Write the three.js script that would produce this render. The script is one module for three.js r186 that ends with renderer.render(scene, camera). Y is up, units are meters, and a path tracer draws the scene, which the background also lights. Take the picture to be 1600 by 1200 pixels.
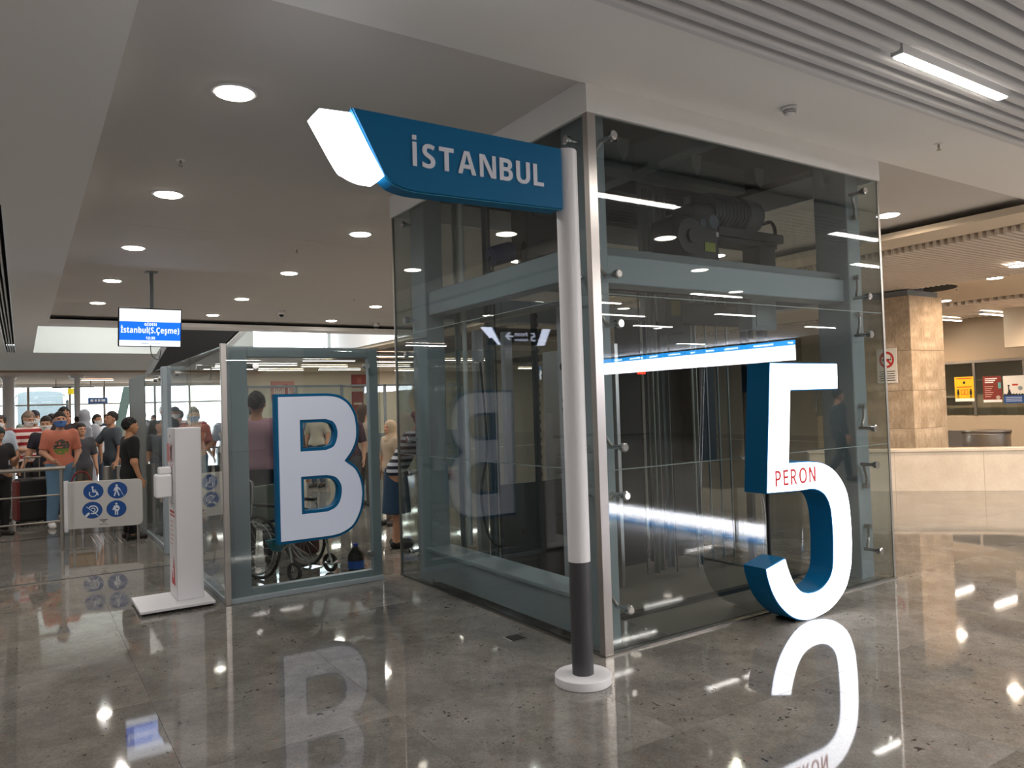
import * as THREE from 'three';
import { RoundedBoxGeometry } from 'three/addons/geometries/RoundedBoxGeometry.js';
import { mergeGeometries } from 'three/addons/utils/BufferGeometryUtils.js';
import { FontLoader } from 'three/addons/loaders/FontLoader.js';
import { TextGeometry } from 'three/addons/geometries/TextGeometry.js';
import { RectAreaLightUniformsLib } from 'three/addons/lights/RectAreaLightUniformsLib.js';

// ---------------------------------------------------------------- camera, sky, exposure
const scene = new THREE.Scene();
const camera = new THREE.PerspectiveCamera(54.178, 4 / 3, 0.05, 300);
camera.rotation.order = 'YXZ';
camera.position.set(0, 1.6, 0);
camera.rotation.set(0.02720263, -0.5793504, -0.03171824);
scene.add(camera);
const renderer = new THREE.WebGLRenderer({ antialias: true });
renderer.toneMapping = THREE.LinearToneMapping;
renderer.toneMappingExposure = 1.88;
renderer.shadowMap.enabled = true;
RectAreaLightUniformsLib.init();
scene.background = new THREE.Color().setRGB(4.2, 4.5, 4.8);
const DOWN_CD = 12;          // one recessed downlight, candela
const LINEAR_NITS = 165;       // one linear fitting

// ---------------------------------------------------------------- helpers
let seed = 7;
const rnd = () => { seed |= 0; seed = seed + 0x6D2B79F5 | 0; let t = Math.imul(seed ^ seed >>> 15, 1 | seed); t = t + Math.imul(t ^ t >>> 7, 61 | t) ^ t; return ((t ^ t >>> 14) >>> 0) / 4294967296; };
const V = (x, y, z) => new THREE.Vector3(x, y, z);
const taken = {};
function numbered(n) { if (!(n in taken)) { taken[n] = 0; return n; } taken[n]++; return n + '_' + String(taken[n]).padStart(3, '0'); }
function std(hex, rough = 0.6, metal = 0, extra = {}) { return new THREE.MeshStandardMaterial({ color: hex, roughness: rough, metalness: metal, ...extra }); }
function box(x0, x1, y0, y1, z0, z1) { const g = new THREE.BoxGeometry(x1 - x0, y1 - y0, z1 - z0); g.translate((x0 + x1) / 2, (y0 + y1) / 2, (z0 + z1) / 2); return g; }
function rbox(x0, x1, y0, y1, z0, z1, r = 0.006, s = 2) { const g = new RoundedBoxGeometry(x1 - x0, y1 - y0, z1 - z0, s, r); g.translate((x0 + x1) / 2, (y0 + y1) / 2, (z0 + z1) / 2); return g; }
function cyl(p, q, r0, r1 = r0, seg = 16) {
  const a = V(...p), b = V(...q), d = b.clone().sub(a), g = new THREE.CylinderGeometry(r1, r0, d.length(), seg);
  g.applyQuaternion(new THREE.Quaternion().setFromUnitVectors(V(0, 1, 0), d.clone().normalize()));
  const m = a.add(b).multiplyScalar(0.5); g.translate(m.x, m.y, m.z); return g;
}
function tube(pts, r, seg = 24, rad = 8) { return new THREE.TubeGeometry(new THREE.CatmullRomCurve3(pts.map(p => V(...p))), seg, r, rad, false); }
function clean(g) { const n = g.index ? g.toNonIndexed() : g; for (const k of Object.keys(n.attributes)) if (!['position', 'normal', 'uv'].includes(k)) n.deleteAttribute(k); n.morphAttributes = {}; return n; }
function join(gs) { gs = Array.isArray(gs) ? gs : [gs]; return gs.length === 1 ? gs[0] : mergeGeometries(gs.map(clean)); }
function obj(name, gs, mat, parent = scene) {
  const m = new THREE.Mesh(join(gs), mat); m.name = parent === scene ? numbered(name) : name;
  m.castShadow = m.receiveShadow = true; parent.add(m); return m;
}
function group(name, pos = [0, 0, 0], turn = 0) { const g = new THREE.Group(); g.name = numbered(name); g.position.set(...pos); g.rotation.y = turn; scene.add(g); return g; }
function tag(o, label, category, grp, kind) { o.userData.label = label; o.userData.category = category; if (grp) o.userData.group = grp; if (kind) o.userData.kind = kind; return o; }
function structure(o, label, category) { o.userData.kind = 'structure'; if (label) { o.userData.label = label; o.userData.category = category; } return o; }
function canvas(w, h, draw, srgb = true) { const c = document.createElement('canvas'); c.width = w; c.height = h; const x = c.getContext('2d'); draw(x, w, h); const t = new THREE.CanvasTexture(c); t.colorSpace = srgb ? THREE.SRGBColorSpace : THREE.NoColorSpace; t.magFilter = THREE.LinearFilter; t.anisotropy = 8; return t; }
function shapeOf(pts, holes = []) { const s = new THREE.Shape(pts.map(p => new THREE.Vector2(...p))); for (const h of holes) s.holes.push(new THREE.Path(h.map(p => new THREE.Vector2(...p)))); return s; }
function extrude(shape, depth, z0, bevel = 0, seg = 2) { const g = new THREE.ExtrudeGeometry(shape, { depth: depth - 2 * bevel, bevelEnabled: bevel > 0, bevelSize: bevel, bevelThickness: bevel, bevelOffset: -bevel, bevelSegments: seg, curveSegments: 24 }); g.translate(0, 0, z0 + bevel); return g; }
function smooth(pts, corner, n = 6) {           // closed outline; corner[i] = 1 keeps point i sharp, the rest is a Catmull-Rom curve
  const out = [], N = pts.length, at = i => pts[(i + N) % N], sharp = i => corner.includes((i + N) % N);
  for (let i = 0; i < N; i++) {
    const p1 = at(i), p2 = at(i + 1), p0 = sharp(i) ? [2 * p1[0] - p2[0], 2 * p1[1] - p2[1]] : at(i - 1), p3 = sharp(i + 1) ? [2 * p2[0] - p1[0], 2 * p2[1] - p1[1]] : at(i + 2);
    if (sharp(i) && sharp(i + 1)) { out.push(p1); continue; }
    for (let k = 0; k < n; k++) { const t = k / n, t2 = t * t, t3 = t2 * t; out.push([0, 1].map(c => 0.5 * (2 * p1[c] + (p2[c] - p0[c]) * t + (2 * p0[c] - 5 * p1[c] + 4 * p2[c] - p3[c]) * t2 + (3 * p1[c] - p0[c] - 3 * p2[c] + p3[c]) * t3))); }
  }
  return out;
}
function offset(pts, d) {                       // move a closed outline along its left-hand normals
  const N = pts.length; return pts.map((p, i) => {
    const a = pts[(i + N - 1) % N], b = pts[(i + 1) % N], u = V(p[0] - a[0], p[1] - a[1], 0).normalize(), w = V(b[0] - p[0], b[1] - p[1], 0).normalize();
    const n1 = [-u.y, u.x], n2 = [-w.y, w.x], k = 1 + n1[0] * n2[0] + n1[1] * n2[1], s = d / Math.max(k, 0.5);
    return [p[0] + (n1[0] + n2[0]) * s, p[1] + (n1[1] + n2[1]) * s];
  });
}
// value noise for the computed textures (tiles at its period)
function noise2(period, sd) { const a = new Float32Array(period * period); let s = seed; seed = sd; for (let i = 0; i < a.length; i++) a[i] = rnd(); seed = s; const sm = t => t * t * (3 - 2 * t);
  return (u, v) => { const x = u * period, y = v * period, i = Math.floor(x), j = Math.floor(y), fx = sm(x - i), fy = sm(y - j), g = (p, q) => a[((q % period) + period) % period * period + ((p % period) + period) % period]; return (g(i, j) * (1 - fx) + g(i + 1, j) * fx) * (1 - fy) + (g(i, j + 1) * (1 - fx) + g(i + 1, j + 1) * fx) * fy; }; }
function dataTexture(n, f, srgb = true) { const d = new Uint8Array(n * n * 4); for (let j = 0; j < n; j++) for (let i = 0; i < n; i++) { const c = f((i + 0.5) / n, (j + 0.5) / n), o = (j * n + i) * 4; d[o] = Math.max(0, Math.min(255, c[0])); d[o + 1] = Math.max(0, Math.min(255, c[1])); d[o + 2] = Math.max(0, Math.min(255, c[2])); d[o + 3] = 255; }
  const t = new THREE.DataTexture(d, n, n); t.wrapS = t.wrapT = THREE.RepeatWrapping; t.magFilter = THREE.LinearFilter; t.minFilter = THREE.LinearMipmapLinearFilter; t.generateMipmaps = true; if (srgb) t.colorSpace = THREE.SRGBColorSpace; t.needsUpdate = true; return t; }

// ---------------------------------------------------------------- materials
const graniteMap = (() => {
  const a = noise2(6, 11), b = noise2(14, 12), c = noise2(48, 13), d = noise2(160, 14), e = noise2(330, 15), w = noise2(9, 16), k = noise2(70, 17), sa = noise2(210, 18), st = (u, v) => sa(u * 0.4761905 + v * 0.04761905, v);
  return dataTexture(1024, (u, v) => {
    const uu = u + 0.03 * (w(u, v) - 0.5), t = 0.36 * a(uu, v) + 0.3 * b(u, v) + 0.2 * c(u, v) + 0.14 * d(u, v);
    let r = 98 + 62 * t, g = 95 + 61 * t, bl = 90 + 60 * t;
    const fine = (e(u, v) - 0.5) * 20; r += fine; g += fine; bl += fine;
    const fleck = st(u, v) * 0.5 + k(u, v) * 0.3 + d(u, v) * 0.2, lim = 0.14 + 0.15 * b(v, u); if (fleck < lim) { const f = Math.min(0.9, (lim - fleck) * 11); r += (44 - r) * f; g += (42 - g) * f; bl += (41 - bl) * f; }
    if (k(v, u) > 0.94) { r += 12; g -= 2; bl -= 6; }
    return [r, g, bl];
  });
})();
const stoneMap = (() => { const a = noise2(5, 21), b = noise2(18, 22), c = noise2(90, 23); return dataTexture(512, (u, v) => { const t = 0.5 * a(u, v * 2) + 0.3 * b(u * 2, v) + 0.2 * c(u, v); return [150 + 84 * t, 130 + 86 * t, 104 + 88 * t]; }); })();
const marbleMap = (() => { const a = noise2(5, 25), b = noise2(16, 26), c = noise2(80, 27); return dataTexture(512, (u, v) => { const t = 0.5 * a(u, v) + 0.3 * b(u, v) + 0.2 * c(u, v); return [206 + 30 * t, 192 + 32 * t, 174 + 32 * t]; }); })();
const GRANITE = [0xffffff, 0xfaf9f8, 0xfffcf8, 0xf6f6f6].map(c => new THREE.MeshPhysicalMaterial({ color: c, roughness: 0.04, ior: 1.62, map: graniteMap }));
const M = {
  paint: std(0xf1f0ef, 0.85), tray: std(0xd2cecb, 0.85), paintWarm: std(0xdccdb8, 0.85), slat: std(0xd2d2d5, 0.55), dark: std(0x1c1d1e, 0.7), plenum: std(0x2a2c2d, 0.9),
  post: std(0xa2adb4, 0.45), postDark: std(0x6b7479, 0.45), steel: std(0xb9b4b0, 0.28, 1), chrome: std(0xd6d6d6, 0.12, 1), brushed: std(0xa8a29a, 0.36, 1),
  white: std(0xe9e8ec, 0.35), teal: new THREE.MeshPhysicalMaterial({ color: 0x036392, roughness: 0.5, specularIntensity: 0.4 }), tealDark: std(0x075372, 0.3), poleGrey: std(0x4b4b4f, 0.42, 0.3), machine: std(0x22252a, 0.55), motor: std(0x1d2633, 0.45), cast: std(0x55606b, 0.45, 0.3),
  rope: std(0x26272a, 0.6), rail: std(0x9aa09f, 0.35, 0.7), rubber: std(0x161616, 0.8), concrete: std(0x8c9092, 0.9), cream: std(0xd8ccb8, 0.85), creamLight: std(0xe9ddc8, 0.85), brown: std(0xb99c86, 0.8), redCloth: std(0x7b1f1c, 0.85),
  glass: new THREE.MeshPhysicalMaterial({ color: 0xe7ebeb, roughness: 0, transmission: 1, thickness: 0, ior: 1.52 }),
  glassClear: new THREE.MeshPhysicalMaterial({ color: 0xeef3f2, roughness: 0, transmission: 1, thickness: 0, ior: 1.5 }),
  glowDisc: std(0xffffff, 0.5, 0, { emissive: 0xfff3e2, emissiveIntensity: 14 }), glowBar: std(0xffffff, 0.5, 0, { emissive: 0xfff4e4, emissiveIntensity: 9 }),
  stone: std(0xffffff, 0.3, 0, { map: stoneMap }), marble: std(0xffffff, 0.16, 0, { map: marbleMap }),
};
const uvScale = (g, s) => { const p = g.attributes.position, n = g.attributes.normal, uv = g.attributes.uv; for (let i = 0; i < p.count; i++) { const ax = Math.abs(n.getX(i)), ay = Math.abs(n.getY(i)); if (ay > 0.6) uv.setXY(i, p.getX(i) * s, p.getZ(i) * s); else if (ax > 0.6) uv.setXY(i, p.getZ(i) * s, p.getY(i) * s); else uv.setXY(i, p.getX(i) * s, p.getY(i) * s); } return g; };
const font = await new FontLoader().loadAsync('fonts/droid/droid_sans_bold.typeface.json');
const fontThin = await new FontLoader().loadAsync('fonts/droid/droid_sans_regular.typeface.json');

// ---------------------------------------------------------------- the shell
const SX0 = 3.04, SX1 = 6.29, SZ1 = -3.675, SZ0 = -6.69;   // lift shaft
const CE = 3.66, FR = 3.5;                                   // tray ceiling and the lower frame round it
const XL = -7, XR = 26, ZN = 20, ZF = -46;                   // outer walls
{
  const floor = structure(group('floor'), 'grey speckled polished granite floor', 'floor');
  const bed = obj('screed', box(XL, XR, -0.3, -0.012, ZF, ZN), std(0x77716a, 0.9), floor);
  const T = 1.026, X0 = 1.617 - 9 * T, Z0 = -2.65 + 4 * T, variants = [];
  for (let k = 0; k < 10; k++) {
    const g = new RoundedBoxGeometry(T - 0.0014, 0.014, T - 0.0014, 1, 0.0006), p = g.attributes.position, uv = g.attributes.uv, ou = rnd(), ov = rnd(), q = k % 4;
    for (let i = 0; i < p.count; i++) { const a = p.getX(i) / 2.05, b = p.getZ(i) / 2.05, [c, s] = [[1, 0], [0, 1], [-1, 0], [0, -1]][q]; uv.setXY(i, a * c - b * s + ou, a * s + b * c + ov); }
    variants.push(g);
  }
  const far = [];
  for (let i = 0; i * T + X0 < XR; i++) for (let j = 0; Z0 + 17 * T - j * T > ZF; j++) {
    const x = X0 + (i + 0.5) * T, z = Z0 + 17 * T - (j + 0.5) * T;
    if (x - T / 2 > SX0 && x + T / 2 < SX1 && z + T / 2 < SZ1 && z - T / 2 > SZ0) continue;
    const g = variants[Math.floor(rnd() * 10)], m = GRANITE[Math.floor(rnd() * 4)], d = Math.hypot(x, z), yaw = Math.atan2(x, -z);
    if (d < 15.5 && yaw > -0.2 && yaw < 1.42) { const t = obj('floor_tile', g, m, floor); t.position.set(x, -0.007, z); }
    else { const c = g.clone(); c.translate(x, -0.007, z); far.push(c); }
  }
  for (const z of [-8.78, -12.0]) obj('expansion_joint', box(-4, 1.36, 0, 0.0015, z - 0.018, z + 0.018), M.dark, floor);
  const rest = obj('distant_floor_tiles', far, GRANITE[0], floor); rest.userData.kind = 'stuff';
}
const ceiling = structure(group('ceiling'), 'pale plaster ceiling with recessed tray', 'ceiling');
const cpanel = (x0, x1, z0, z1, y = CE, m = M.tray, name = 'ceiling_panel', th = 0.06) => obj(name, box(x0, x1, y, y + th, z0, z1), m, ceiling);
const HX0 = SX0 + 0.03, HX1 = SX1 - 0.03, HZ1 = SZ1 - 0.03, HZ0 = SZ0 + 0.03;
// tray over the lift, round the hole of the shaft, one joint across it
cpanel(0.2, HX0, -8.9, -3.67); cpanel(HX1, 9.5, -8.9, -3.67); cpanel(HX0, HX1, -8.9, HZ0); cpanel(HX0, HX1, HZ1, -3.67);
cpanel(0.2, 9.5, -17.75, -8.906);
// frame of the tray: left beam, far cross beam, right beam, front soffit
const DX0 = -0.33, DX1 = -0.13, DZ1 = -7.9, DZ0 = -27;      // slot diffuser opening in the left beam
const fr = (x0, x1, z0, z1, y0 = FR, y1 = CE + 0.3, m = M.paint, name = 'ceiling_beam') => obj(name, box(x0, x1, y0, y1, z0, z1), m, ceiling);
fr(XL, DX0, -25.2, ZN); fr(DX1, 0.47, -18, -3.64); fr(DX1, 0.1, -25.2, -18); fr(DX0, DX1, DZ1, ZN); fr(DX1, 0.47, -3.64, ZN);
fr(DX0, DX1, -25.2, DZ1, 3.72, 3.96, M.plenum, 'diffuser_plenum');
fr(0.47, 9.07, -17.98, -17.35, FR, 3.58); fr(0.2, 9.9, -17.98, -17.75, 3.58, 3.96, M.plenum);
fr(9.07, 9.7, -30, -3.64, FR, 3.58, M.paintWarm); fr(9.5, 9.7, -30, -3.64, 3.58, 3.96, M.plenum);
obj('soffit', box(0.47, XR, 3.63, 3.96, -3.67, -2.6), M.paint, ceiling);
// void beyond the far cross beam, open to the sky, then the low far ceiling
fr(0.1, 0.3, -25.2, -17.98, 3.5, 5.4); fr(9, 9.3, -25.4, -17.98, 3.58, 5.4);
const voidWall = std(0xdfe8e6, 0.8); for (const [a, b, c, d] of [[0.1, 6.4, 3.5, 5.4], [8.9, 9.3, 3.5, 5.4], [6.4, 8.9, 3.5, 3.75], [6.4, 8.9, 4.3, 5.4]]) fr(a, b, -25.4, -25.2, c, d, voidWall, 'void_wall');
fr(0.1, 9.3, -17.98, -17.78, 3.96, 5.4);
fr(0.1, 9.3, -25.4, -17.78, 5.4, 5.5);
fr(XL, 9.3, -34.5, -25.4, 3.5, 3.7); fr(XL, 9.3, ZF, -34.5, 3.42, 3.7, M.brown); fr(9.3, XR, ZF, -30, 3.5, 3.7, M.creamLight);
fr(XL, DX0, -25.4, -25.2, FR, 3.7); fr(DX0, 0.1, -25.4, -25.2, FR, 3.7);
// right side: slat field, plain strip, second slat field, plain
fr(13.4, 16.9, -30, -3.6, FR, 3.7, M.paintWarm, 'ceiling_panel'); fr(20.3, XR, -30, -3.6, FR, 3.7, M.paintWarm, 'ceiling_panel');
fr(9.7, XR, -30, -2.9, 3.6, 3.96, std(0x6e5c50, 0.85), 'slat_backing'); 
fr(0.47, XR, -2.6, ZN, 3.66, 3.96, M.concrete, 'slat_backing');
fr(0.47, XR, 1.72, ZN, 3.47, 3.66, M.paint, 'ceiling_panel');
function slats(x0, x1, z0, z1, pitch, w, y0, h, mat, gaps = []) {
  const made = {}, piece = (a, b, z) => { const L = (b - a).toFixed(3), g = made[L] || (made[L] = new RoundedBoxGeometry(b - a, h, w, 2, w * 0.32)), s = obj('slat', g, mat, ceiling); s.position.set((a + b) / 2, y0 + h / 2, z); };
  for (let z = z0 + w / 2; z < z1 - w / 2; z += pitch) { let a = x0; for (const [gz, g0, g1] of gaps) if (Math.abs(gz - z) < pitch / 2) { piece(a, g0, z); a = g1; } piece(a, x1, z); }
}
const SLAT_Z = i => -2.66 + 0.031 + 0.0995 * i;               // centre line of slat i of the hall ceiling
const slatLamps = [[SLAT_Z(4), 4.68], [SLAT_Z(4), 8.45], [SLAT_Z(15), 10.6], [SLAT_Z(15), 14.4]];
slats(0.49, 24, -2.66, 1.7, 0.0995, 0.062, 3.47, 0.13, M.slat, slatLamps.map(([z, x]) => [z, x - 0.62, x + 0.62]));
slats(9.7, 13.38, -15, -3.68, 0.091, 0.047, 3.42, 0.1, std(0xdccfc2, 0.6));
slats(16.92, 20.28, -18, -3.68, 0.16, 0.085, 3.42, 0.1, std(0xdccfc2, 0.6));
// outer walls
structure(obj('wall_left', box(XL - 0.2, XL, -0.3, 4, ZF, ZN), M.paint), 'pale plaster wall on the far left side', 'wall');
structure(obj('wall_right', box(XR, XR + 0.2, -0.3, 4, ZF, ZN), M.cream), 'cream wall at the right end of the hall', 'wall');
structure(obj('wall_near', box(XL, XR, -0.3, 4, ZN, ZN + 0.2), M.paint), 'pale wall at the near end of the hall', 'wall');
structure(obj('wall_back', [box(7.5, XR, -0.3, 4, -36.2, -36), box(7.3, 7.5, -0.3, 4, ZF, -36)], M.creamLight), 'cream back wall behind the glass partitions', 'wall');

// ---------------------------------------------------------------- far end: glazing, forecourt, coach
{
  const w = structure(group('window_1', [0, 0, ZF]), 'tall glazed front at the far left end of the hall', 'window');
  obj('head', box(XL, 7.3, 3.25, 3.7, -0.1, 0.1), M.paint, w);
  const xs = [-7, -5.2, -3.4, -1.55, 0.3, 2.15, 3.75, 5.5, 7.3];
  for (const x of xs) obj('mullion', rbox(x - 0.06, x + 0.06, 0, 3.25, -0.08, 0.08, 0.01), M.brushed, w);
  for (let i = 0; i < xs.length - 1; i++) for (const [y0, y1] of [[0.05, 2.3], [2.38, 3.25]]) { if (xs[i] > 3.6 && xs[i] < 5 && y0 < 1) continue; obj('pane', box(xs[i] + 0.06, xs[i + 1] - 0.06, y0, y1, -0.008, 0.008), M.glassClear, w); }
  obj('transom', rbox(XL, 7.3, 2.3, 2.38, -0.05, 0.05, 0.01), M.brushed, w);
  structure(obj('ground', box(-40, 40, -0.3, -0.02, -110, ZF), std(0xa9a8a4, 0.9)), 'pale concrete forecourt outside the far glazing', 'ground');
  const c = tag(group('coach', [0.95, 0, -52]), 'grey coach with rounded windscreen parked outside the far glazing', 'coach');
  const s = shapeOf(smooth([[-1.25, 0.35], [1.25, 0.35], [1.25, 2.9], [1.0, 3.45], [-1.0, 3.45], [-1.25, 2.9]], [0, 1], 6));
  obj('body', extrude(s, 10, -10, 0.05), std(0xc9ced2, 0.35), c);
  obj('windscreen', extrude(shapeOf(smooth([[-1.12, 1.15], [1.12, 1.15], [1.12, 2.7], [0.9, 3.2], [-0.9, 3.2], [-1.12, 2.7]], [0, 1], 6)), 0.03, 0, 0.008), std(0x70777b, 0.35), c);
  obj('bumper', rbox(-1.27, 1.27, 0.3, 0.62, -0.05, 0.08, 0.04), std(0x8b9095, 0.5), c);
  for (const x of [-0.85, 0.85]) { obj('headlamp', rbox(x - 0.22, x + 0.22, 0.72, 0.95, 0, 0.04, 0.015), std(0xf0f0ea, 0.15), c); obj('wheel', cyl([x - 0.14, 0.5, -1.6], [x + 0.14, 0.5, -1.6], 0.5, 0.5, 24), M.rubber, c); }
  for (const x of [-1.36, 1.36]) obj('mirror', [rbox(x - 0.1, x + 0.1, 2.2, 2.7, 0.1, 0.22, 0.04), cyl([x, 2.7, 0.16], [x * 0.85, 3.05, 0], 0.02)], M.dark, c);
}
// ---------------------------------------------------------------- lamps
let downlightNo = 0;
const discGeo = (() => { const p = [[0, -0.012], [0.112, -0.012], [0.118, -0.004], [0.118, 0.02], [0, 0.02]].map(q => new THREE.Vector2(...q)); return new THREE.LatheGeometry(p, 32); })();
const rimGeo = (() => { const p = [[0.118, -0.006], [0.138, -0.007], [0.145, -0.001], [0.145, 0.012], [0.118, 0.012]].map(q => new THREE.Vector2(...q)); return new THREE.LatheGeometry(p, 32); })();
function downlight(x, y, z, label, cd = DOWN_CD, r = 1, tone = 0xfff9f2, on = true) {
  const g = group('downlight', [x, y, z]); tag(g, label, 'lamp', 'recessed round downlights');
  const d = obj('diffuser', discGeo, M.glowDisc, g), rim = obj('rim', rimGeo, M.white, g); d.scale.set(r, 1, r); rim.scale.set(r, 1, r);
  if (on) { const s = new THREE.SpotLight(tone, cd, 0, 1.45, 0.5, 2); s.position.set(0, 0.004, 0); s.target.position.set(0, -1, 0); s.shadow.radius = 1; s.castShadow = true; s.name = 'downlight_beam'; g.add(s); g.add(s.target); }
  return g;
}
const rowL = [-4.94, -7.54, -10.13, -12.72, -15.3], nth = ['nearest', 'second nearest', 'third nearest', 'fourth nearest', 'farthest'];
rowL.forEach((z, i) => downlight(1.17, CE, z, nth[i] + ' downlight of the row left of the blade sign'));
[-8.29, -11.1, -13.96, -16.44].forEach((z, i) => downlight(3.36, CE, z, i === 1 ? 'downlight hidden behind the left edge of the glass lift shaft' : ['downlight just left of the lift shaft below the blade sign', '', 'downlight above the left part of the letter panel', 'farther small downlight above the left part of the letter panel'][i]));
[-8.9, -11.5, -14.1, -16.68].forEach((z, i) => downlight(6.0, CE, z, ['downlight seen through the shaft, nearest behind it', 'downlight seen through the shaft, second behind it', 'downlight close to the shaft edge above the small dome camera', 'downlight just before the dark slot near the dome camera'][i]));
[-4.83, -7.4, -10.0, -12.6, -15.2].forEach((z, i) => downlight(8.45, CE, z, i ? nth[i] + ' downlight of the row behind the lift shaft' : 'bright downlight beside the upper right edge of the shaft', DOWN_CD * 1.7, 1, 0xffe4c8));
[[12.25, -5.08, 'downlight at the right edge of the picture below the slat field'], [13.95, -6.15, 'downlight on the plain strip right of the stone column'], [16.35, -8.2, 'downlight beside the top of the stone column'], [14.6, -9.8, 'downlight hidden behind the stone column'], [22.5, -9.6, 'downlight above the poster booth'], [24.2, -12.1, 'small far downlight above the booth'], [22.6, -13.5, 'downlight over the left part of the booth'], [15.2, -12.6, 'downlight in the row behind the stone column'], [18.3, -6.4, 'downlight on the second slat field near the bulkhead'], [18.4, -10.6, 'downlight on the second slat field left of the posters'], [21.5, -5.2, 'downlight beyond the right edge of the frame']].forEach(a => downlight(a[0], a[0] === 12.25 || (a[0] > 17 && a[0] < 20) ? 3.398 : FR, a[1], a[2], DOWN_CD * 1.5, 1, 0xffdfc0));
[[6.25, -1.14], [8.27, 0.21], [10.6, 1.52], [10.2, 4.03], [13.9, 6.87]].forEach((a, i) => downlight(a[0], 3.468, a[1], ['nearest', 'second', 'third', 'fourth', 'last'][i] + ' downlight of the diagonal row above the entrance hall', DOWN_CD * (i < 2 ? 0.4 : 1)));
[[-2.2, -5.2], [-2.2, -9], [-2.2, -13.5]].forEach((a, i) => downlight(a[0], FR, a[1], ['nearest', 'middle', 'farthest'][i] + ' downlight under the wide left beam'));
const barGeo = rbox(-0.65, 0.65, -0.012, 0.03, -0.042, 0.042, 0.004), barShell = [box(-0.67, 0.67, -0.004, 0.06, 0.042, 0.05), box(-0.67, 0.67, -0.004, 0.06, -0.05, -0.042), box(-0.67, -0.65, -0.004, 0.06, -0.05, 0.05), box(0.65, 0.67, -0.004, 0.06, -0.05, 0.05)].map(clean);
const barShellGeo = mergeGeometries(barShell);
function linear(x, y, z, label, grp, nits = LINEAR_NITS, on = true) {
  const g = group('linear_light', [x, y, z]); tag(g, label, 'lamp', grp);
  obj('diffuser', barGeo, M.glowBar, g); obj('housing', barShellGeo, M.slat, g);
  if (on) { const l = new THREE.RectAreaLight(0xfffaf5, nits, 1.3, 0.084); l.position.set(0, -0.018, 0); l.rotation.x = -Math.PI / 2; l.name = 'linear_glow'; g.add(l); }
  return g;
}
[...slatLamps.map(([z, x]) => [x, z]), [10.55, 1.9], [10.9, 4.85], [13.45, 3.94], [13.3, 6.41], [8.9, 3.39], [2.4, 2.6], [6.2, 2.7], [5.4, 6.2], [8.2, 9.5], [1.4, 6.4], [18.4, 5.2], [19, 10.5], [13, 12], [6.5, 14]].forEach((a, i) => linear(a[0], 3.463, a[1], i === 0 ? 'bright linear fitting between the grey ceiling slats' : i === 1 ? 'second linear fitting in line with the bright one between the slats' : 'linear fitting over the hall behind the viewer', 'linear fittings over the entrance hall', i < 2 ? LINEAR_NITS * 0.14 : LINEAR_NITS).scale.set(0.92, 1, 0.7));
[[19.2, -8.5, 'upper linear light at the right edge above the bulkhead'], [19.2, -9.6, 'lower linear light at the right edge above the bulkhead']].forEach(a => linear(a[0], 3.35, a[1], a[2], 'linear lights above the booth', 7));
// the far waiting area behind the letter panel
[[11.2, -24.5, 'nearest linear light over the far waiting area'], [9.6, -27, 'left linear light in the second row over the far waiting area'], [12.2, -27.4, 'middle linear light in the second row over the far waiting area'], [15, -26.2, 'right linear light in the second row over the far waiting area'], [8.2, -29.6, 'left linear light in the third row over the far waiting area'], [10.6, -30.4, 'middle linear light in the third row over the far waiting area'], [13.4, -30.2, 'right linear light in the third row over the far waiting area'], [7.2, -32.4, 'leftmost linear light in the last row over the far waiting area'], [9.6, -33.2, 'second linear light from the left in the last row over the waiting area'], [12.2, -33, 'third linear light from the left in the last row over the waiting area'], [16.2, -33.6, 'rightmost linear light in the last row over the far waiting area']].forEach((a, i) => linear(a[0], 3.435, a[1], a[2], 'linear lights over the far waiting area', 40).scale.set(1.5, 1, 1.6));
[[2.2, -20, 5.33], [5.2, -20, 5.33], [2.2, -22.5, 5.33], [7.4, -20, 5.33], [-4, -20], [-4, -30], [-2, -40], [3, -40], [22, -32], [20, -24]].forEach((a, i) => linear(a[0], a[2] || (a[1] < -34 && a[0] < 8 ? 3.355 : 3.435), a[1], a[2] ? 'linear light high up in the well beyond the tray ceiling' : 'linear ceiling light over the far left concourse', 'linear lights over the far concourse', a[2] ? 190 : 60));
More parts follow.
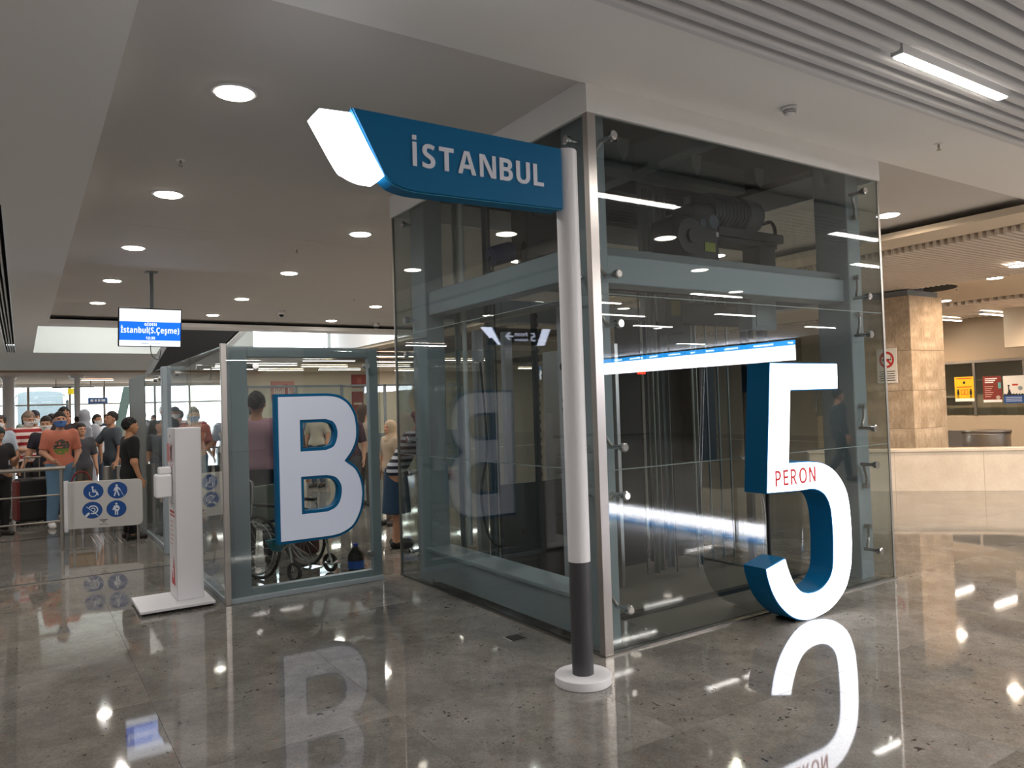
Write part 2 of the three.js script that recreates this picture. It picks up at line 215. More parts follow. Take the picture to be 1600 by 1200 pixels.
// ---------------------------------------------------------------- right side: low wall, column, booth
{
  const a = V(10.9, 0, -7.75), b = V(15.4, 0, -3.1), L = a.distanceTo(b), w = structure(group('wall_low', [a.x, 0, a.z], Math.atan2(-(b.z - a.z), b.x - a.x)), 'low cream marble parapet wall in front of the stone column', 'wall');
  obj('core', box(0, L, 0, 0.63, -0.22, -0.03), M.concrete, w);
  const n = 5; for (let i = 0; i < n; i++) obj('marble_panel', uvScale(rbox(L / n * i + 0.001, L / n * (i + 1) - 0.001, 0, 0.63, -0.035, 0, 0.003), 0.5), M.marble, w);
  obj('coping', uvScale(rbox(-0.02, L, 0.63, 0.68, -0.25, 0.02, 0.008), 0.5), M.marble, w);
  const c = structure(group('column', [13.6, 0, -7.7]), 'square beige stone clad column behind the low wall', 'column');
  obj('core', box(-0.5, 0.5, 0, 3.4, -0.5, 0.5), M.concrete, c);
  const ys = [0, 0.55, 0.95, 1.62, 2.33, 3.3];
  for (let i = 0; i < 5; i++) for (const [x0, x1, z0, z1] of [[-0.55, 0.55, 0.5, 0.55], [-0.55, 0.55, -0.55, -0.5], [-0.55, -0.5, -0.5, 0.5], [0.5, 0.55, -0.5, 0.5]]) obj('stone_panel', uvScale(rbox(x0, x1, ys[i] + 0.002, ys[i + 1] - 0.002, z0, z1, 0.004), 0.55 + 0.13 * i), M.stone, c);
  obj('neck', box(-0.34, 0.34, 3.3, 3.75, -0.34, 0.34), M.concrete, c);
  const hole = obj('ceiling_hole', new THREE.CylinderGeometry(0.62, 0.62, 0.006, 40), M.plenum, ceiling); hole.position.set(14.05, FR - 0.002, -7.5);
  const sm = tag(group('no_smoking_notice', [13.045, 0, -7.72]), 'white notice with red prohibition ring on the stone column', 'notice');
  const t = canvas(256, 400, (x, W, H) => { x.fillStyle = '#f1efe9'; x.fillRect(0, 0, W, H); x.strokeStyle = '#c8312b'; x.lineWidth = 26; x.beginPath(); x.arc(128, 130, 82, 0, 7); x.stroke(); x.fillStyle = '#222'; x.fillRect(70, 122, 96, 18); x.fillRect(172, 122, 14, 18); x.fillRect(176, 96, 6, 22); x.beginPath(); x.moveTo(72, 72); x.lineTo(186, 188); x.stroke(); x.fillStyle = '#222'; for (let i = 0; i < 5; i++) x.fillRect(24 + (i % 2) * 10, 262 + i * 26, 208 - (i % 2) * 20, 9); });
  const s = obj('sheet', new THREE.PlaneGeometry(0.37, 0.62), std(0xffffff, 0.4, 0, { map: t }), sm); s.rotation.y = -Math.PI / 2; s.position.set(-0.007, 2.08, 0.12);
  obj('backing', rbox(-0.005, 0.005, 1.77, 2.39, -0.065, 0.305, 0.002), M.white, sm);
}
{ // poster booth
  const g = tag(group('ticket_booth', [20, 0, -9.4]), 'glazed booth with posters beyond the low wall', 'booth');
  obj('counter', rbox(0, 0.6, 0, 0.95, -4.5, 4.5, 0.01), std(0xa79a86, 0.5), g);
  for (let z = -4.5; z <= 4.51; z += 1.125) obj('frame_post', rbox(-0.03, 0.03, 0.95, 2.3, z - 0.03, z + 0.03, 0.005), M.brushed, g);
  for (let z = -4.5; z < 4.4; z += 1.125) obj('pane', box(-0.005, 0.005, 0.98, 2.27, z + 0.035, z + 1.09, ), M.glassClear, g);
  obj('top_rail', rbox(-0.04, 0.04, 2.27, 2.33, -4.5, 4.5, 0.005), M.brushed, g); obj('fascia', box(0.3, 0.6, 2.35, 3.5, -4.5, 4.5), std(0xab9880, 0.8), g);
  obj('back_panel', box(1.9, 2.0, 0, 3.5, -4.5, 4.5), std(0xb9a78a, 0.7), g);
  for (let k = 0; k < 7; k++) obj('back_shelf', rbox(1.55, 1.9, 0.5 + 0.45 * (k % 4), 0.53 + 0.45 * (k % 4), -4.3 + 1.2 * k, -3.4 + 1.2 * k, 0.005), M.creamLight, g);
  const b = tag(obj('beam_bulkhead', box(18.9, 19.6, 2.55, 3.5, -8.2, -4)  , M.creamLight), 'pale boxed bulkhead hanging above the posters', 'bulkhead');
  const posters = [[-9.63, 1.625, 0.46, 0.62, (x, W, H) => { x.fillStyle = '#e3b21a'; x.fillRect(0, 0, W, H); x.fillStyle = '#f3efe6'; x.fillRect(0, H * 0.88, W, H * 0.12); x.fillStyle = '#b3261c'; x.fillRect(20, 18, W - 40, 12); x.fillRect(26, H * 0.4, W - 52, 12); x.fillStyle = '#141414'; for (const c of [44, W - 44]) { x.beginPath(); x.arc(c, H * 0.54, 13, 0, 7); x.fill(); x.fillRect(c - 16, H * 0.58, 32, 52); x.fillRect(c - 11, H * 0.58 + 50, 9, 48); x.fillRect(c + 2, H * 0.58 + 50, 9, 48); } x.beginPath(); x.arc(W / 2, H * 0.24, 18, 0, 7); x.fill(); x.strokeStyle = '#c0392b'; x.lineWidth = 8; x.strokeRect(84, H * 0.53, W - 168, 66); x.fillStyle = '#c0392b'; x.font = 'bold 60px sans-serif'; x.textAlign = 'center'; x.fillText('2', W / 2, H * 0.53 + 54); }, 'yellow distancing poster on the booth glass', 'poster'],
    [-8.98, 1.6, 0.42, 0.64, (x, W, H) => { x.fillStyle = '#7c2f27'; x.fillRect(0, 0, W, H); x.fillStyle = '#eee'; x.fillRect(0, H * 0.9, W, H * 0.1); x.font = 'bold 26px sans-serif'; for (let i = 0; i < 3; i++) x.fillRect(30, 30 + i * 28, 170 - i * 26, 14); x.fillStyle = '#d8b8a8'; for (let i = 0; i < 6; i++) x.fillRect(24, 150 + i * 30, 120 - (i % 3) * 18, 9); x.fillStyle = '#5aa7a3'; x.fillRect(W - 46, 96, 40, 90); x.fillStyle = '#b9aa9a'; x.beginPath(); x.arc(W - 50, H * 0.82, 30, 0, 7); x.fill(); }, 'dark red poster in the middle of the booth glass', 'poster'],
    [-8.5, 1.58, 0.46, 0.66, (x, W, H) => { x.fillStyle = '#e9e6df'; x.fillRect(0, 0, W, H); x.fillStyle = '#1f4f92'; x.fillRect(0, H * 0.72, W, H * 0.28); x.fillStyle = '#23262e'; x.beginPath(); x.moveTo(0, H * 0.72); for (let i = 0; i <= 16; i++) x.lineTo(W * i / 16, H * (0.7 - 0.06 * Math.abs(Math.sin(i * 1.7)) - (i === 4 || i === 5 ? 0.16 : 0))); x.lineTo(W, H * 0.72); x.fill(); x.fillRect(58, H * 0.38, 14, 70); x.beginPath(); x.arc(66, H * 0.36, 12, 0, 7); x.fill(); x.fillStyle = '#c2452f'; x.fillRect(110, H * 0.3, 70, 24); x.fillStyle = '#8f9aa0'; x.beginPath(); x.arc(W - 50, H * 0.46, 28, 0, 7); x.fill(); x.fillStyle = '#cfd9ea'; for (let i = 0; i < 3; i++) x.fillRect(24, H * 0.78 + i * 24, W - 60, 8); }, 'white and blue poster rightmost on the booth glass', 'poster']];
  for (const [z, y, w, h, draw, label, cat] of posters) { const p = tag(obj('poster', new THREE.BoxGeometry(0.004, h, w), M.white), label, cat); p.position.set(19.955, y, z); const f = obj('print', new THREE.PlaneGeometry(w, h), std(0xffffff, 0.45, 0, { map: canvas(256, Math.round(256 * h / w), draw) }), p); f.rotation.y = -Math.PI / 2; f.position.x = -0.004; }
  const d = tag(group('reception_drum', [17.3, 0, -7.95]), 'round brushed steel drum desk before the booth', 'desk');
  obj('drum', new THREE.LatheGeometry([[0, 0], [0.44, 0], [0.44, 0.62], [0.455, 0.65], [0.455, 0.7], [0, 0.7]].map(p => new THREE.Vector2(...p)), 48), M.brushed, d); obj('top', cyl([0, 0.7, 0], [0, 0.73, 0], 0.47, 0.47, 48), M.brushed, d); obj('side_panel', rbox(-0.05, 0.02, 0, 0.72, -1.1, -0.3, 0.006), M.brushed, d);
  const tv = tag(group('hanging_screen', [18.2, 0, -7.1], -0.5), 'dark hanging screen seen edge on at the right border', 'screen'); obj('pole', cyl([0, 2.7, 0], [0, 3.5, 0], 0.02), M.dark, tv); obj('cabinet', rbox(-0.05, 0.05, 2.35, 2.75, -0.4, 0.4, 0.01), M.dark, tv); obj('bracket', [box(-0.02, 0.02, 2.75, 2.9, -0.3, -0.26), box(-0.02, 0.02, 2.75, 2.9, 0.26, 0.3), box(-0.02, 0.02, 2.88, 2.91, -0.3, 0.3)], M.dark, tv);
}

// ---------------------------------------------------------------- glass lift shaft
{
  const s = tag(group('lift_shaft'), 'glass lift shaft on grey steel posts with stainless corner trims', 'lift shaft');
  const TOP = 3.449, rows = [[0.012, 1.157], [1.163, 2.287], [2.293, TOP]];
  for (const [y0, y1] of rows) {
    obj('glass_pane', box(SX0 + 0.016, SX1 - 0.016, y0, y1, SZ1 - 0.012, SZ1), M.glass, s);
    obj('glass_pane', box(SX0, SX0 + 0.012, y0, y1, SZ0 + 0.016, SZ1 - 0.016), M.glass, s);
    obj('glass_pane', box(SX1 - 0.012, SX1, y0, y1, SZ0 + 0.016, SZ1 - 0.016), M.glass, s);
    obj('glass_pane', box(SX0 + 0.016, SX1 - 0.016, y0, y1, SZ0, SZ0 + 0.012), M.glass, s);
  }
  for (const y of [1.16, 2.29]) obj('seal', [box(SX0 + 0.016, SX1 - 0.016, y - 0.003, y + 0.003, SZ1 - 0.011, SZ1 - 0.001), box(SX0 + 0.001, SX0 + 0.011, y - 0.003, y + 0.003, SZ0, SZ1 - 0.016)], std(0x6c7a78, 0.5), s);
  // corner trims: two flat stainless legs
  for (const [x, z, a, b] of [[SX0, SZ1, 1, -1], [SX1, SZ1, -1, -1], [SX0, SZ0, 1, 1], [SX1, SZ0, -1, 1]]) {
    const near = a > 0 && b < 0, w = near ? 0.062 : 0.024, L = (p, q) => [Math.min(p, q), Math.max(p, q)], [x0, x1] = L(x - a * 0.004, x + a * w), [z0, z1] = L(z - b * 0.004, z + b * w * 0.7);
    obj('corner_trim', [box(x0, x1, 0, TOP, ...L(z - b * 0.005, z - b * 0.001)), box(...L(x - a * 0.005, x - a * 0.001), 0, TOP, z0, z1)], near ? M.steel : M.brushed, s);
  }
  obj('floor_channel', [box(SX0 - 0.012, SX1 + 0.012, 0, 0.012, SZ1 - 0.03, SZ1 + 0.014), box(SX0 - 0.014, SX0 + 0.03, 0, 0.012, SZ0, SZ1)], std(0x8f8b86, 0.35, 1), s);
  const posts = [[3.13, 3.31, -4.08, -3.83], [6.05, 6.24, -4.15, -3.83], [3.12, 3.31, -6.47, -6.18], [6.05, 6.24, -6.47, -6.18]];
  for (const [a, b, c, d] of posts) obj('steel_post', rbox(a, b, -0.25, 4.3, c, d, 0.012), M.post, s);
  obj('ring_beam', rbox(3.31, 6.05, 2.40, 2.6, -4.06, -3.88, 0.012), M.post, s); obj('ring_beam', rbox(3.15, 3.31, 2.44, 2.66, -6.18, -4.08, 0.012), M.post, s);
  obj('ring_beam', rbox(3.31, 6.05, 2.42, 2.64, -6.42, -6.24, 0.012), M.post, s); obj('ring_beam', rbox(6.06, 6.22, 2.42, 2.64, -6.18, -4.15, 0.012), M.post, s);
  obj('beam_flange', rbox(3.31, 6.05, 2.6, 2.66, -4.02, -3.92, 0.004), M.postDark, s);
  for (const [x0, x1, z0, z1] of [[3.31, 6.05, -4.06, -3.9], [3.15, 3.31, -6.18, -4.08], [3.31, 6.05, -5.1, -4.9], [4.55, 4.72, -6.2, -4.06]]) obj('head_beam', rbox(x0, x1, 3.62, 3.86, z0, z1, 0.01), M.postDark, s);
  for (const x of [3.9, 4.7, 5.5]) obj('head_bracket', extrude(shapeOf([[x - 0.06, 3.62], [x + 0.06, 3.62], [x + 0.045, 3.5], [x, 3.44], [x - 0.045, 3.5]]), 0.012, -4.3), M.rail, s);
  obj('sill', [rbox(3.08, 3.3, 0.05, 0.29, -6.2, -4.05, 0.01), rbox(3.06, 3.34, 0.29, 0.325, -6.2, -4.05, 0.008)], M.post, s);
  obj('pit_floor', box(SX0 + 0.02, SX1 - 0.02, -0.28, -0.2, SZ0, SZ1 - 0.015), M.dark, s);
  obj('pit_kerb', [box(3.34, SX1 - 0.05, -0.2, 0.02, -4.3, -4.24), box(SX0 + 0.02, SX1 - 0.02, -0.2, 0.0, SZ1 - 0.08, SZ1 - 0.014)], M.dark, s);
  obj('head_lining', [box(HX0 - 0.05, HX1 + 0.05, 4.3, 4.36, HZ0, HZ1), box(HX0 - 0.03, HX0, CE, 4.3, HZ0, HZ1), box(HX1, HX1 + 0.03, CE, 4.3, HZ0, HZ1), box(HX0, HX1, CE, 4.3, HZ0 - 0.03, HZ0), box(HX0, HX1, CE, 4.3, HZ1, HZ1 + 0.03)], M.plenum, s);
  // fascia round the head of the glass
  obj('fascia', [box(SX0 - 0.012, SX1 + 0.012, TOP, 3.632, SZ1 - 0.02, SZ1 + 0.012), box(SX0 - 0.012, SX0 + 0.02, TOP, CE, SZ0 - 0.012, SZ1 - 0.02), box(SX1 - 0.02, SX1 + 0.012, TOP, CE, SZ0, SZ1 - 0.02), box(SX0, SX1, TOP, CE, SZ0 - 0.012, SZ0 + 0.02)], M.paint, s);
  // point fixings: bolt through the glass, spacer, curved arm, lower bolt on the post
  const ys = [0.262, 0.99, 1.3, 2.1, 2.425, 3.33], down = [1, -1, 1, 1, 1, -1];
  const mk = (y, dn) => { const e = dn * 0.19, gB = [cyl([0, 0, -0.006], [0, 0, 0.022], 0.03, 0.03, 20), cyl([0, 0, 0.022], [0, 0, 0.028], 0.03, 0.022, 20), cyl([0, 0, -0.13], [0, 0, -0.012], 0.016, 0.016, 12)], gA = [tube([[0, 0, -0.1], [-0.02, e * 0.15, -0.115], [-0.055, e * 0.5, -0.12], [-0.06, e, -0.125]], 0.014, 14, 8), cyl([-0.06, e, -0.15], [-0.06, e, -0.105], 0.022, 0.022, 16)]; return [gB, gA]; };
  for (let i = 0; i < ys.length; i++) {
    const [gB, gA] = mk(ys[i], down[i]), B = join(gB), A = join(gA);
    const put = (x, z, ry, mir) => { const b = obj('glass_bolt', B, M.chrome, s), a = obj('bracket_arm', A, M.steel, b); b.position.set(x, ys[i], z); b.rotation.y = ry; if (mir) { b.scale.x = -1; } };
    put(3.245, SZ1, 0, false); put(6.065, SZ1, 0, true); put(SX0, -6.43, -Math.PI / 2, true); if (i !== 0 && i !== 3) put(SX0, -3.88, -Math.PI / 2, false);
  }
  // guide rails, ropes and cables inside
  const rail = (x, z, w, d, m, y0 = -0.2, y1 = 3.6) => obj('guide_rail', [rbox(x - w / 2, x + w / 2, y0, y1, z - 0.006, z + 0.006, 0.003), rbox(x - 0.006, x + 0.006, y0, y1, z, z + d, 0.003)], m, s);
  for (const [x, z, w, m] of [[4.95, -5.2, 0.05, M.rail], [5.06, -5.25, 0.05, M.rail], [5.25, -5.3, 0.09, M.postDark], [5.53, -5.2, 0.05, M.rail], [3.4, -6.1, 0.05, M.rail], [3.62, -5.9, 0.09, M.postDark]]) rail(x, z, w, 0.05, m);
  for (const [x, z, r] of [[4.84, -5.2, 0.006], [5.12, -5.1, 0.006], [5.41, -5.1, 0.012], [5.72, -5.2, 0.01], [5.88, -5.2, 0.011], [6.03, -5.2, 0.01], [3.5, -5.6, 0.008]]) obj('rope', cyl([x, -0.2, z], [x, 2.95, z], r, r, 8), r > 0.0095 ? M.rail : M.rope, s);
  obj('counterweight', [box(5.78, 6.0, 0.95, 2.05, -5.6, -5.35), box(5.6, 6.02, -0.2, 3.4, -5.66, -5.62)], M.machine, s);
  obj('cable_duct', [rbox(6.0, 6.05, -0.2, 2.4, -5.0, -4.93, 0.004)], M.dark, s);
  obj('roller_chain', [box(3.76, 3.80, 0.1, 2.42, -5.42, -5.38), ...Array.from({ length: 30 }, (_, i) => box(3.755, 3.805, 0.12 + i * 0.077, 0.15 + i * 0.077, -5.385, -5.372))], M.rope, s);
  obj('travelling_cable', tube([[3.55, 2.0, -5.95], [3.56, 1.2, -5.9], [3.46, 0.75, -5.85], [3.55, 0.35, -5.8], [3.8, 0.3, -5.75]], 0.011, 40), M.rope, s);
  obj('vent_pipe', cyl([3.42, 0.33, -6.0], [3.42, 3.5, -6.0], 0.022, 0.022, 14), std(0xe0e4e4, 0.4), s);
  // landing door frame with its button plate
  const jamb = obj('door_jamb', rbox(3.52, 3.66, 0, 2.36, -4.72, -4.6, 0.006), std(0xc3c2ca, 0.38, 0.25), s);
  obj('call_button', cyl([3.515, 1.88, -4.66], [3.525, 1.88, -4.66], 0.028, 0.028, 20), M.rubber, jamb); for (const y of [1.62, 1.55]) obj('key_switch', cyl([3.515, y, -4.66], [3.525, y, -4.66], 0.016, 0.016, 16), M.cast, jamb);
  obj('red_indicator', [rbox(4.52, 4.6, 1.83, 1.865, -4.9, -4.88, 0.003)], std(0x200000, 0.4, 0, { emissive: 0xff2a12, emissiveIntensity: 2.5 }), s);
  for (const x of [3.55, 3.87]) obj('door_frame', rbox(x, x + 0.09, 0, 2.3, -6.1, -6.03, 0.006), std(0xc9c6c8, 0.35, 0.4), s);
  obj('door_lintel', rbox(3.52, 3.62, 2.36, 2.4, -5.9, -4.6, 0.005), M.brushed, s);
  for (const z of [-5.2, -5.75]) obj('landing_door', [rbox(4.3, 4.34, 0, 2.1, z - 0.26, z + 0.26, 0.004)], M.steel, s);
  for (const [a, b, y1] of [[3.5, 4.28, 0.9], [4.9, 5.2, 2.4], [5.27, 5.5, 2.4], [5.56, 5.7, 2.4], [4.4, 4.86, 0.95]]) obj('back_panel', rbox(a, b, -0.19, y1, -5.62, -5.58, 0.006), std(0x2a2624, 0.5), s);
  obj('side_panel', rbox(5.66, 5.9, 0, 2.35, -5.95, -5.7, 0.006), M.machine, s);
}
{ // hoisting machine on the ring beam
  const g = tag(group('hoist_machine', [0, 0, 0]), 'dark hoist motor with grey end cap on top of the lift frame', 'machine');
  const oct = (r, x0, x1, y, z) => { const c = new THREE.CylinderGeometry(r, r, x1 - x0, 8); c.rotateY(Math.PI / 8); c.rotateZ(Math.PI / 2); c.translate((x0 + x1) / 2, y, z); return c; };
  obj('motor_body', [oct(0.165, 5.12, 5.58, 3.27, -4.62), ...Array.from({ length: 9 }, (_, i) => oct(0.172, 5.15 + i * 0.048, 5.165 + i * 0.048, 3.27, -4.62))], M.motor, g);
  obj('end_cap', [cyl([5.58, 3.28, -4.62], [5.78, 3.28, -4.62], 0.16, 0.15, 28), cyl([5.78, 3.28, -4.62], [5.8, 3.28, -4.62], 0.15, 0.11, 28)], M.cast, g);
  obj('gearbox', [rbox(4.6, 5.14, 2.72, 3.16, -4.8, -4.44, 0.07, 4), rbox(4.85, 5.2, 3.0, 3.3, -4.76, -4.48, 0.05, 3)], M.machine, g);
  obj('brake_drum', [cyl([4.66, 2.95, -4.42], [4.66, 2.95, -4.34], 0.15, 0.15, 30), cyl([4.66, 2.95, -4.34], [4.66, 2.95, -4.31], 0.06, 0.06, 20)], M.machine, g);
  obj('flange', [cyl([5.02, 3.12, -4.44], [5.02, 3.12, -4.41], 0.06, 0.06, 20), cyl([4.9, 3.1, -4.44], [4.9, 3.1, -4.42], 0.035, 0.035, 16)], M.cast, g);
  obj('data_plate', rbox(4.92, 5.05, 2.86, 2.94, -4.437, -4.43, 0.002), std(0x9aa52c, 0.5), g); obj('sticker', box(5.07, 5.1, 3.0, 3.04, -4.437, -4.432), M.white, g);
  obj('bed_frame', [rbox(5.14, 6.03, 3.03, 3.11, -4.74, -4.46, 0.008), rbox(5.1, 5.98, 2.98, 3.03, -4.7, -4.5, 0.005)], M.machine, g);
  obj('frame_leg', [rbox(5.72, 5.95, 2.64, 3.03, -4.7, -4.5, 0.01), rbox(4.62, 4.95, 2.64, 2.74, -4.72, -4.48, 0.01)], M.machine, g);
  obj('cross_beam', rbox(3.31, 6.05, 2.52, 2.645, -4.74, -4.46, 0.008), M.machine, g);
  obj('power_cable', tube([[5.79, 3.2, -4.5], [5.87, 3.22, -4.48], [5.92, 3.17, -4.48], [5.93, 3.1, -4.48]], 0.016, 20), M.rubber, g);
  const h = tag(group('deflector_machine', [0, 0, 0]), 'dark machine block with small blue motor seen under the blade sign', 'machine');
  obj('block', [rbox(3.6, 4.0, 2.86, 3.36, -5.45, -5.2, 0.02), rbox(3.66, 4.05, 3.2, 3.5, -5.5, -5.18, 0.02), rbox(3.63, 3.72, 2.68, 2.9, -5.4, -5.3, 0.008), rbox(3.86, 3.93, 2.68, 2.9, -5.4, -5.3, 0.008)], M.machine, h);
  obj('motor', [cyl([3.31, 2.84, -5.32], [3.5, 2.9, -5.3], 0.085, 0.085, 20), cyl([3.29, 2.835, -5.32], [3.31, 2.84, -5.32], 0.06, 0.085, 20)], std(0x27345a, 0.5), h);
  obj('mounting_beam', rbox(3.31, 6.05, 2.6, 2.69, -5.42, -5.22, 0.006), M.postDark, h);
  obj('hose', [tube([[3.6, 2.98, -5.25], [3.55, 2.9, -5.22], [3.57, 2.78, -5.22], [3.6, 2.7, -5.24]], 0.009, 16), tube([[3.62, 2.96, -5.22], [3.58, 2.88, -5.2], [3.62, 2.76, -5.2], [3.66, 2.7, -5.22]], 0.009, 16), tube([[3.31, 2.86, -5.3], [3.27, 2.8, -5.3], [3.29, 2.72, -5.3], [3.33, 2.68, -5.3]], 0.009, 16)], M.rope, h);
  const c = tag(group('control_box', [0, 0, 0]), 'grey control box hanging under the ring beam inside the shaft', 'box');
  obj('cabinet', rbox(5.38, 5.72, 2.19, 2.46, -4.5, -4.34, 0.012), M.post, c); obj('door_plate', rbox(5.43, 5.62, 2.22, 2.42, -4.338, -4.33, 0.003), std(0xa9b4b6, 0.4), c); obj('hanger', [box(5.4, 5.42, 2.46, 2.52, -4.44, -4.4), box(5.68, 5.7, 2.46, 2.52, -4.44, -4.4)], M.rail, c); obj('gland', [cyl([5.45, 2.12, -4.42], [5.45, 2.19, -4.42], 0.02), cyl([5.6, 2.08, -4.42], [5.6, 2.19, -4.42], 0.05)], M.rubber, c);
  const w = tag(obj('warning_sticker', rbox(4.93, 5.05, 2.36, 2.5, -4.87, -4.865, 0.002), std(0x8d8320, 0.6)), 'small yellow warning plate on the guide frame under the motor', 'sticker');
  tag(obj('guide_frame', [rbox(4.88, 5.1, 2.2, 2.52, -5.0, -4.88, 0.01), rbox(5.1, 5.95, 2.3, 2.5, -5.05, -4.95, 0.01)], M.machine), 'dark guide shoe frame below the hoist motor', 'machine');
}
// ---------------------------------------------------------------- blade sign on its post
{
  const g = tag(group('blade_sign', [2.672, 0, -3.437]), 'blue blade sign with glowing white wing on a white post', 'sign');
  const r = p => p.map(([x, y]) => [x - 2.672, y]);
  const body = smooth(r([[1.351, 3.05], [2.6, 3.052], [2.6, 2.705], [1.76, 2.688], [1.654, 2.689], [1.578, 2.703], [1.541, 2.722], [1.504, 2.752]]), [0, 1, 2, 3, 7], 6);
  obj('panel', extrude(shapeOf(body), 0.13, -0.075, 0.004), M.teal, g);
  obj('panel_edge', extrude(shapeOf(offset(body, 0.004)), 0.006, 0.032), std(0x2f8db0, 0.25), g);
  const wing = smooth(r([[1.163, 2.988], [1.189, 3.021], [1.345, 3.03], [1.509, 2.744], [1.476, 2.713], [1.403, 2.716], [1.332, 2.74], [1.289, 2.776]]), [0, 1, 2, 3, 4], 6);
  obj('wing', extrude(shapeOf(wing), 0.11, -0.065, 0.006), std(0xffffff, 0.4, 0, { emissive: 0xf4f6ff, emissiveIntensity: 3.2 }), g);
  const t = 'ISTANBUL'; let x = 0, letters = [];
  for (const ch of t) { const lg = new TextGeometry(ch, { font, size: 0.1225, depth: 0.006, curveSegments: 8 }); lg.computeBoundingBox(); const b = lg.boundingBox; lg.translate(-b.min.x, 0, 0); const w = ch === 'I' ? 0.031 : (b.max.x - b.min.x); letters.push([ch, lg, x, w]); x += w + 0.0235; }
  const total = x - 0.0235, k = 0.808 / total;
  for (const [ch, lg, px, w] of letters) { lg.scale(k, 1, 1); let gg = lg; if (ch === 'I') gg = join([box(0.0, 0.0235, 0, 0.1225, 0, 0.006), box(0.0, 0.0235, 0.134, 0.157, 0, 0.006)]); const m = obj('letter', gg, std(0xd9dbe6, 0.4), g); m.position.set(1.657 - 2.672 + px * k, 2.813, 0.055); }
  obj('post', cyl([0, 0.69, 0], [0, 3.06, 0], 0.064, 0.064, 40), M.white, g); obj('post_cap', cyl([0, 3.06, 0], [0, 3.066, 0], 0.064, 0.06, 40), M.white, g);
  obj('lower_post', cyl([0, 0.03, 0], [0, 0.69, 0], 0.0615, 0.0615, 40), M.poleGrey, g);
  obj('base', new THREE.LatheGeometry([[0, 0], [0.158, 0], [0.163, 0.004], [0.163, 0.046], [0.158, 0.052], [0, 0.052]].map(p => new THREE.Vector2(...p)), 56), M.white, g);
  const l = new THREE.RectAreaLight(0xf4f6ff, 2.0, 0.12, 0.14); l.position.set(-1.335, 2.88, 0.05); l.rotation.y = Math.PI; l.name = 'wing_glow'; g.add(l);
}
// ---------------------------------------------------------------- big lit 5
{
  const P = [[4.352, 1.835], [5.127, 1.833], [5.12, 1.635], [4.562, 1.634], [4.513, 1.131], [4.631, 1.129], [4.765, 1.123], [4.903, 1.101], [5.041, 1.035], [5.156, 0.912], [5.205, 0.771], [5.218, 0.55], [5.210, 0.412], [5.187, 0.291], [5.107, 0.147], [4.94, 0.042], [4.756, 0.004], [4.621, 0.006], [4.493, 0.047], [4.371, 0.137], [4.29, 0.239], [4.241, 0.35], [4.222, 0.428], [4.431, 0.474], [4.458, 0.398], [4.51, 0.3], [4.583, 0.227], [4.688, 0.194], [4.811, 0.199], [4.913, 0.247], [4.968, 0.324], [4.985, 0.45], [4.99, 0.578], [4.977, 0.751], [4.927, 0.85], [4.847, 0.9], [4.752, 0.919], [4.617, 0.919], [4.265, 0.932]];
  const g = tag(group('numeral_five', [4.7, 0, -3.47]), 'giant white lit numeral 5 with blue sides standing before the glass', 'sign');
  const out = smooth(P.map(p => [p[0] - 4.7, p[1]]), [0, 1, 2, 3, 4, 22, 23, 37, 38], 4);
  obj('casing', extrude(shapeOf(out), 0.19, -0.1, 0.003), M.teal, g);
  const face = obj('face', extrude(shapeOf(offset(out, -0.008)), 0.012, 0.089, 0.002), std(0xffffff, 0.35, 0, { emissive: 0xf2f5ff, emissiveIntensity: 2.3 }), g);
  let x = 0; const made = [...'PERON'].map(ch => { const t = new TextGeometry(ch, { font: fontThin, size: 0.106, depth: 0.003, curveSegments: 8, bevelEnabled: true, bevelSize: 0.0022, bevelThickness: 0.0005, bevelSegments: 1 }); t.computeBoundingBox(); const b = t.boundingBox; t.translate(-b.min.x, 0, 0); const e = [t, x]; x += b.max.x - b.min.x + 0.03; return e; });
  const k = 0.45 / (x - 0.03); for (const [t, px] of made) { t.scale(k, 1, 1); const m = obj('red_letter', t, std(0xb8232a, 0.5, 0, { emissive: 0xc8343a, emissiveIntensity: 0.15 }), g); m.position.set(4.35 - 4.7 + px * k, 0.976, 0.1005); m.userData.label = 'red letter of the word PERON'; }
  obj('stand_rod', [cyl([-0.235, 0.46, -0.06], [-0.235, 0.94, -0.06], 0.014, 0.014, 12), box(-0.27, -0.2, 0.43, 0.46, -0.09, -0.03)], M.dark, g);
  obj('foot', box(-0.16, 0.12, 0, 0.012, -0.09, 0.07), M.dark, g);
  for (const [w, h, px, py] of [[0.12, 0.42, -0.26, 1.38], [0.14, 0.34, 0.4, 0.52], [0.5, 0.14, 0.14, 1.735], [0.28, 0.12, 0.0, 0.1]]) { const l = new THREE.RectAreaLight(0xf2f5ff, 1.1, w, h); l.position.set(px, py, 0.108); l.rotation.y = Math.PI; l.name = 'numeral_glow'; g.add(l); }
}
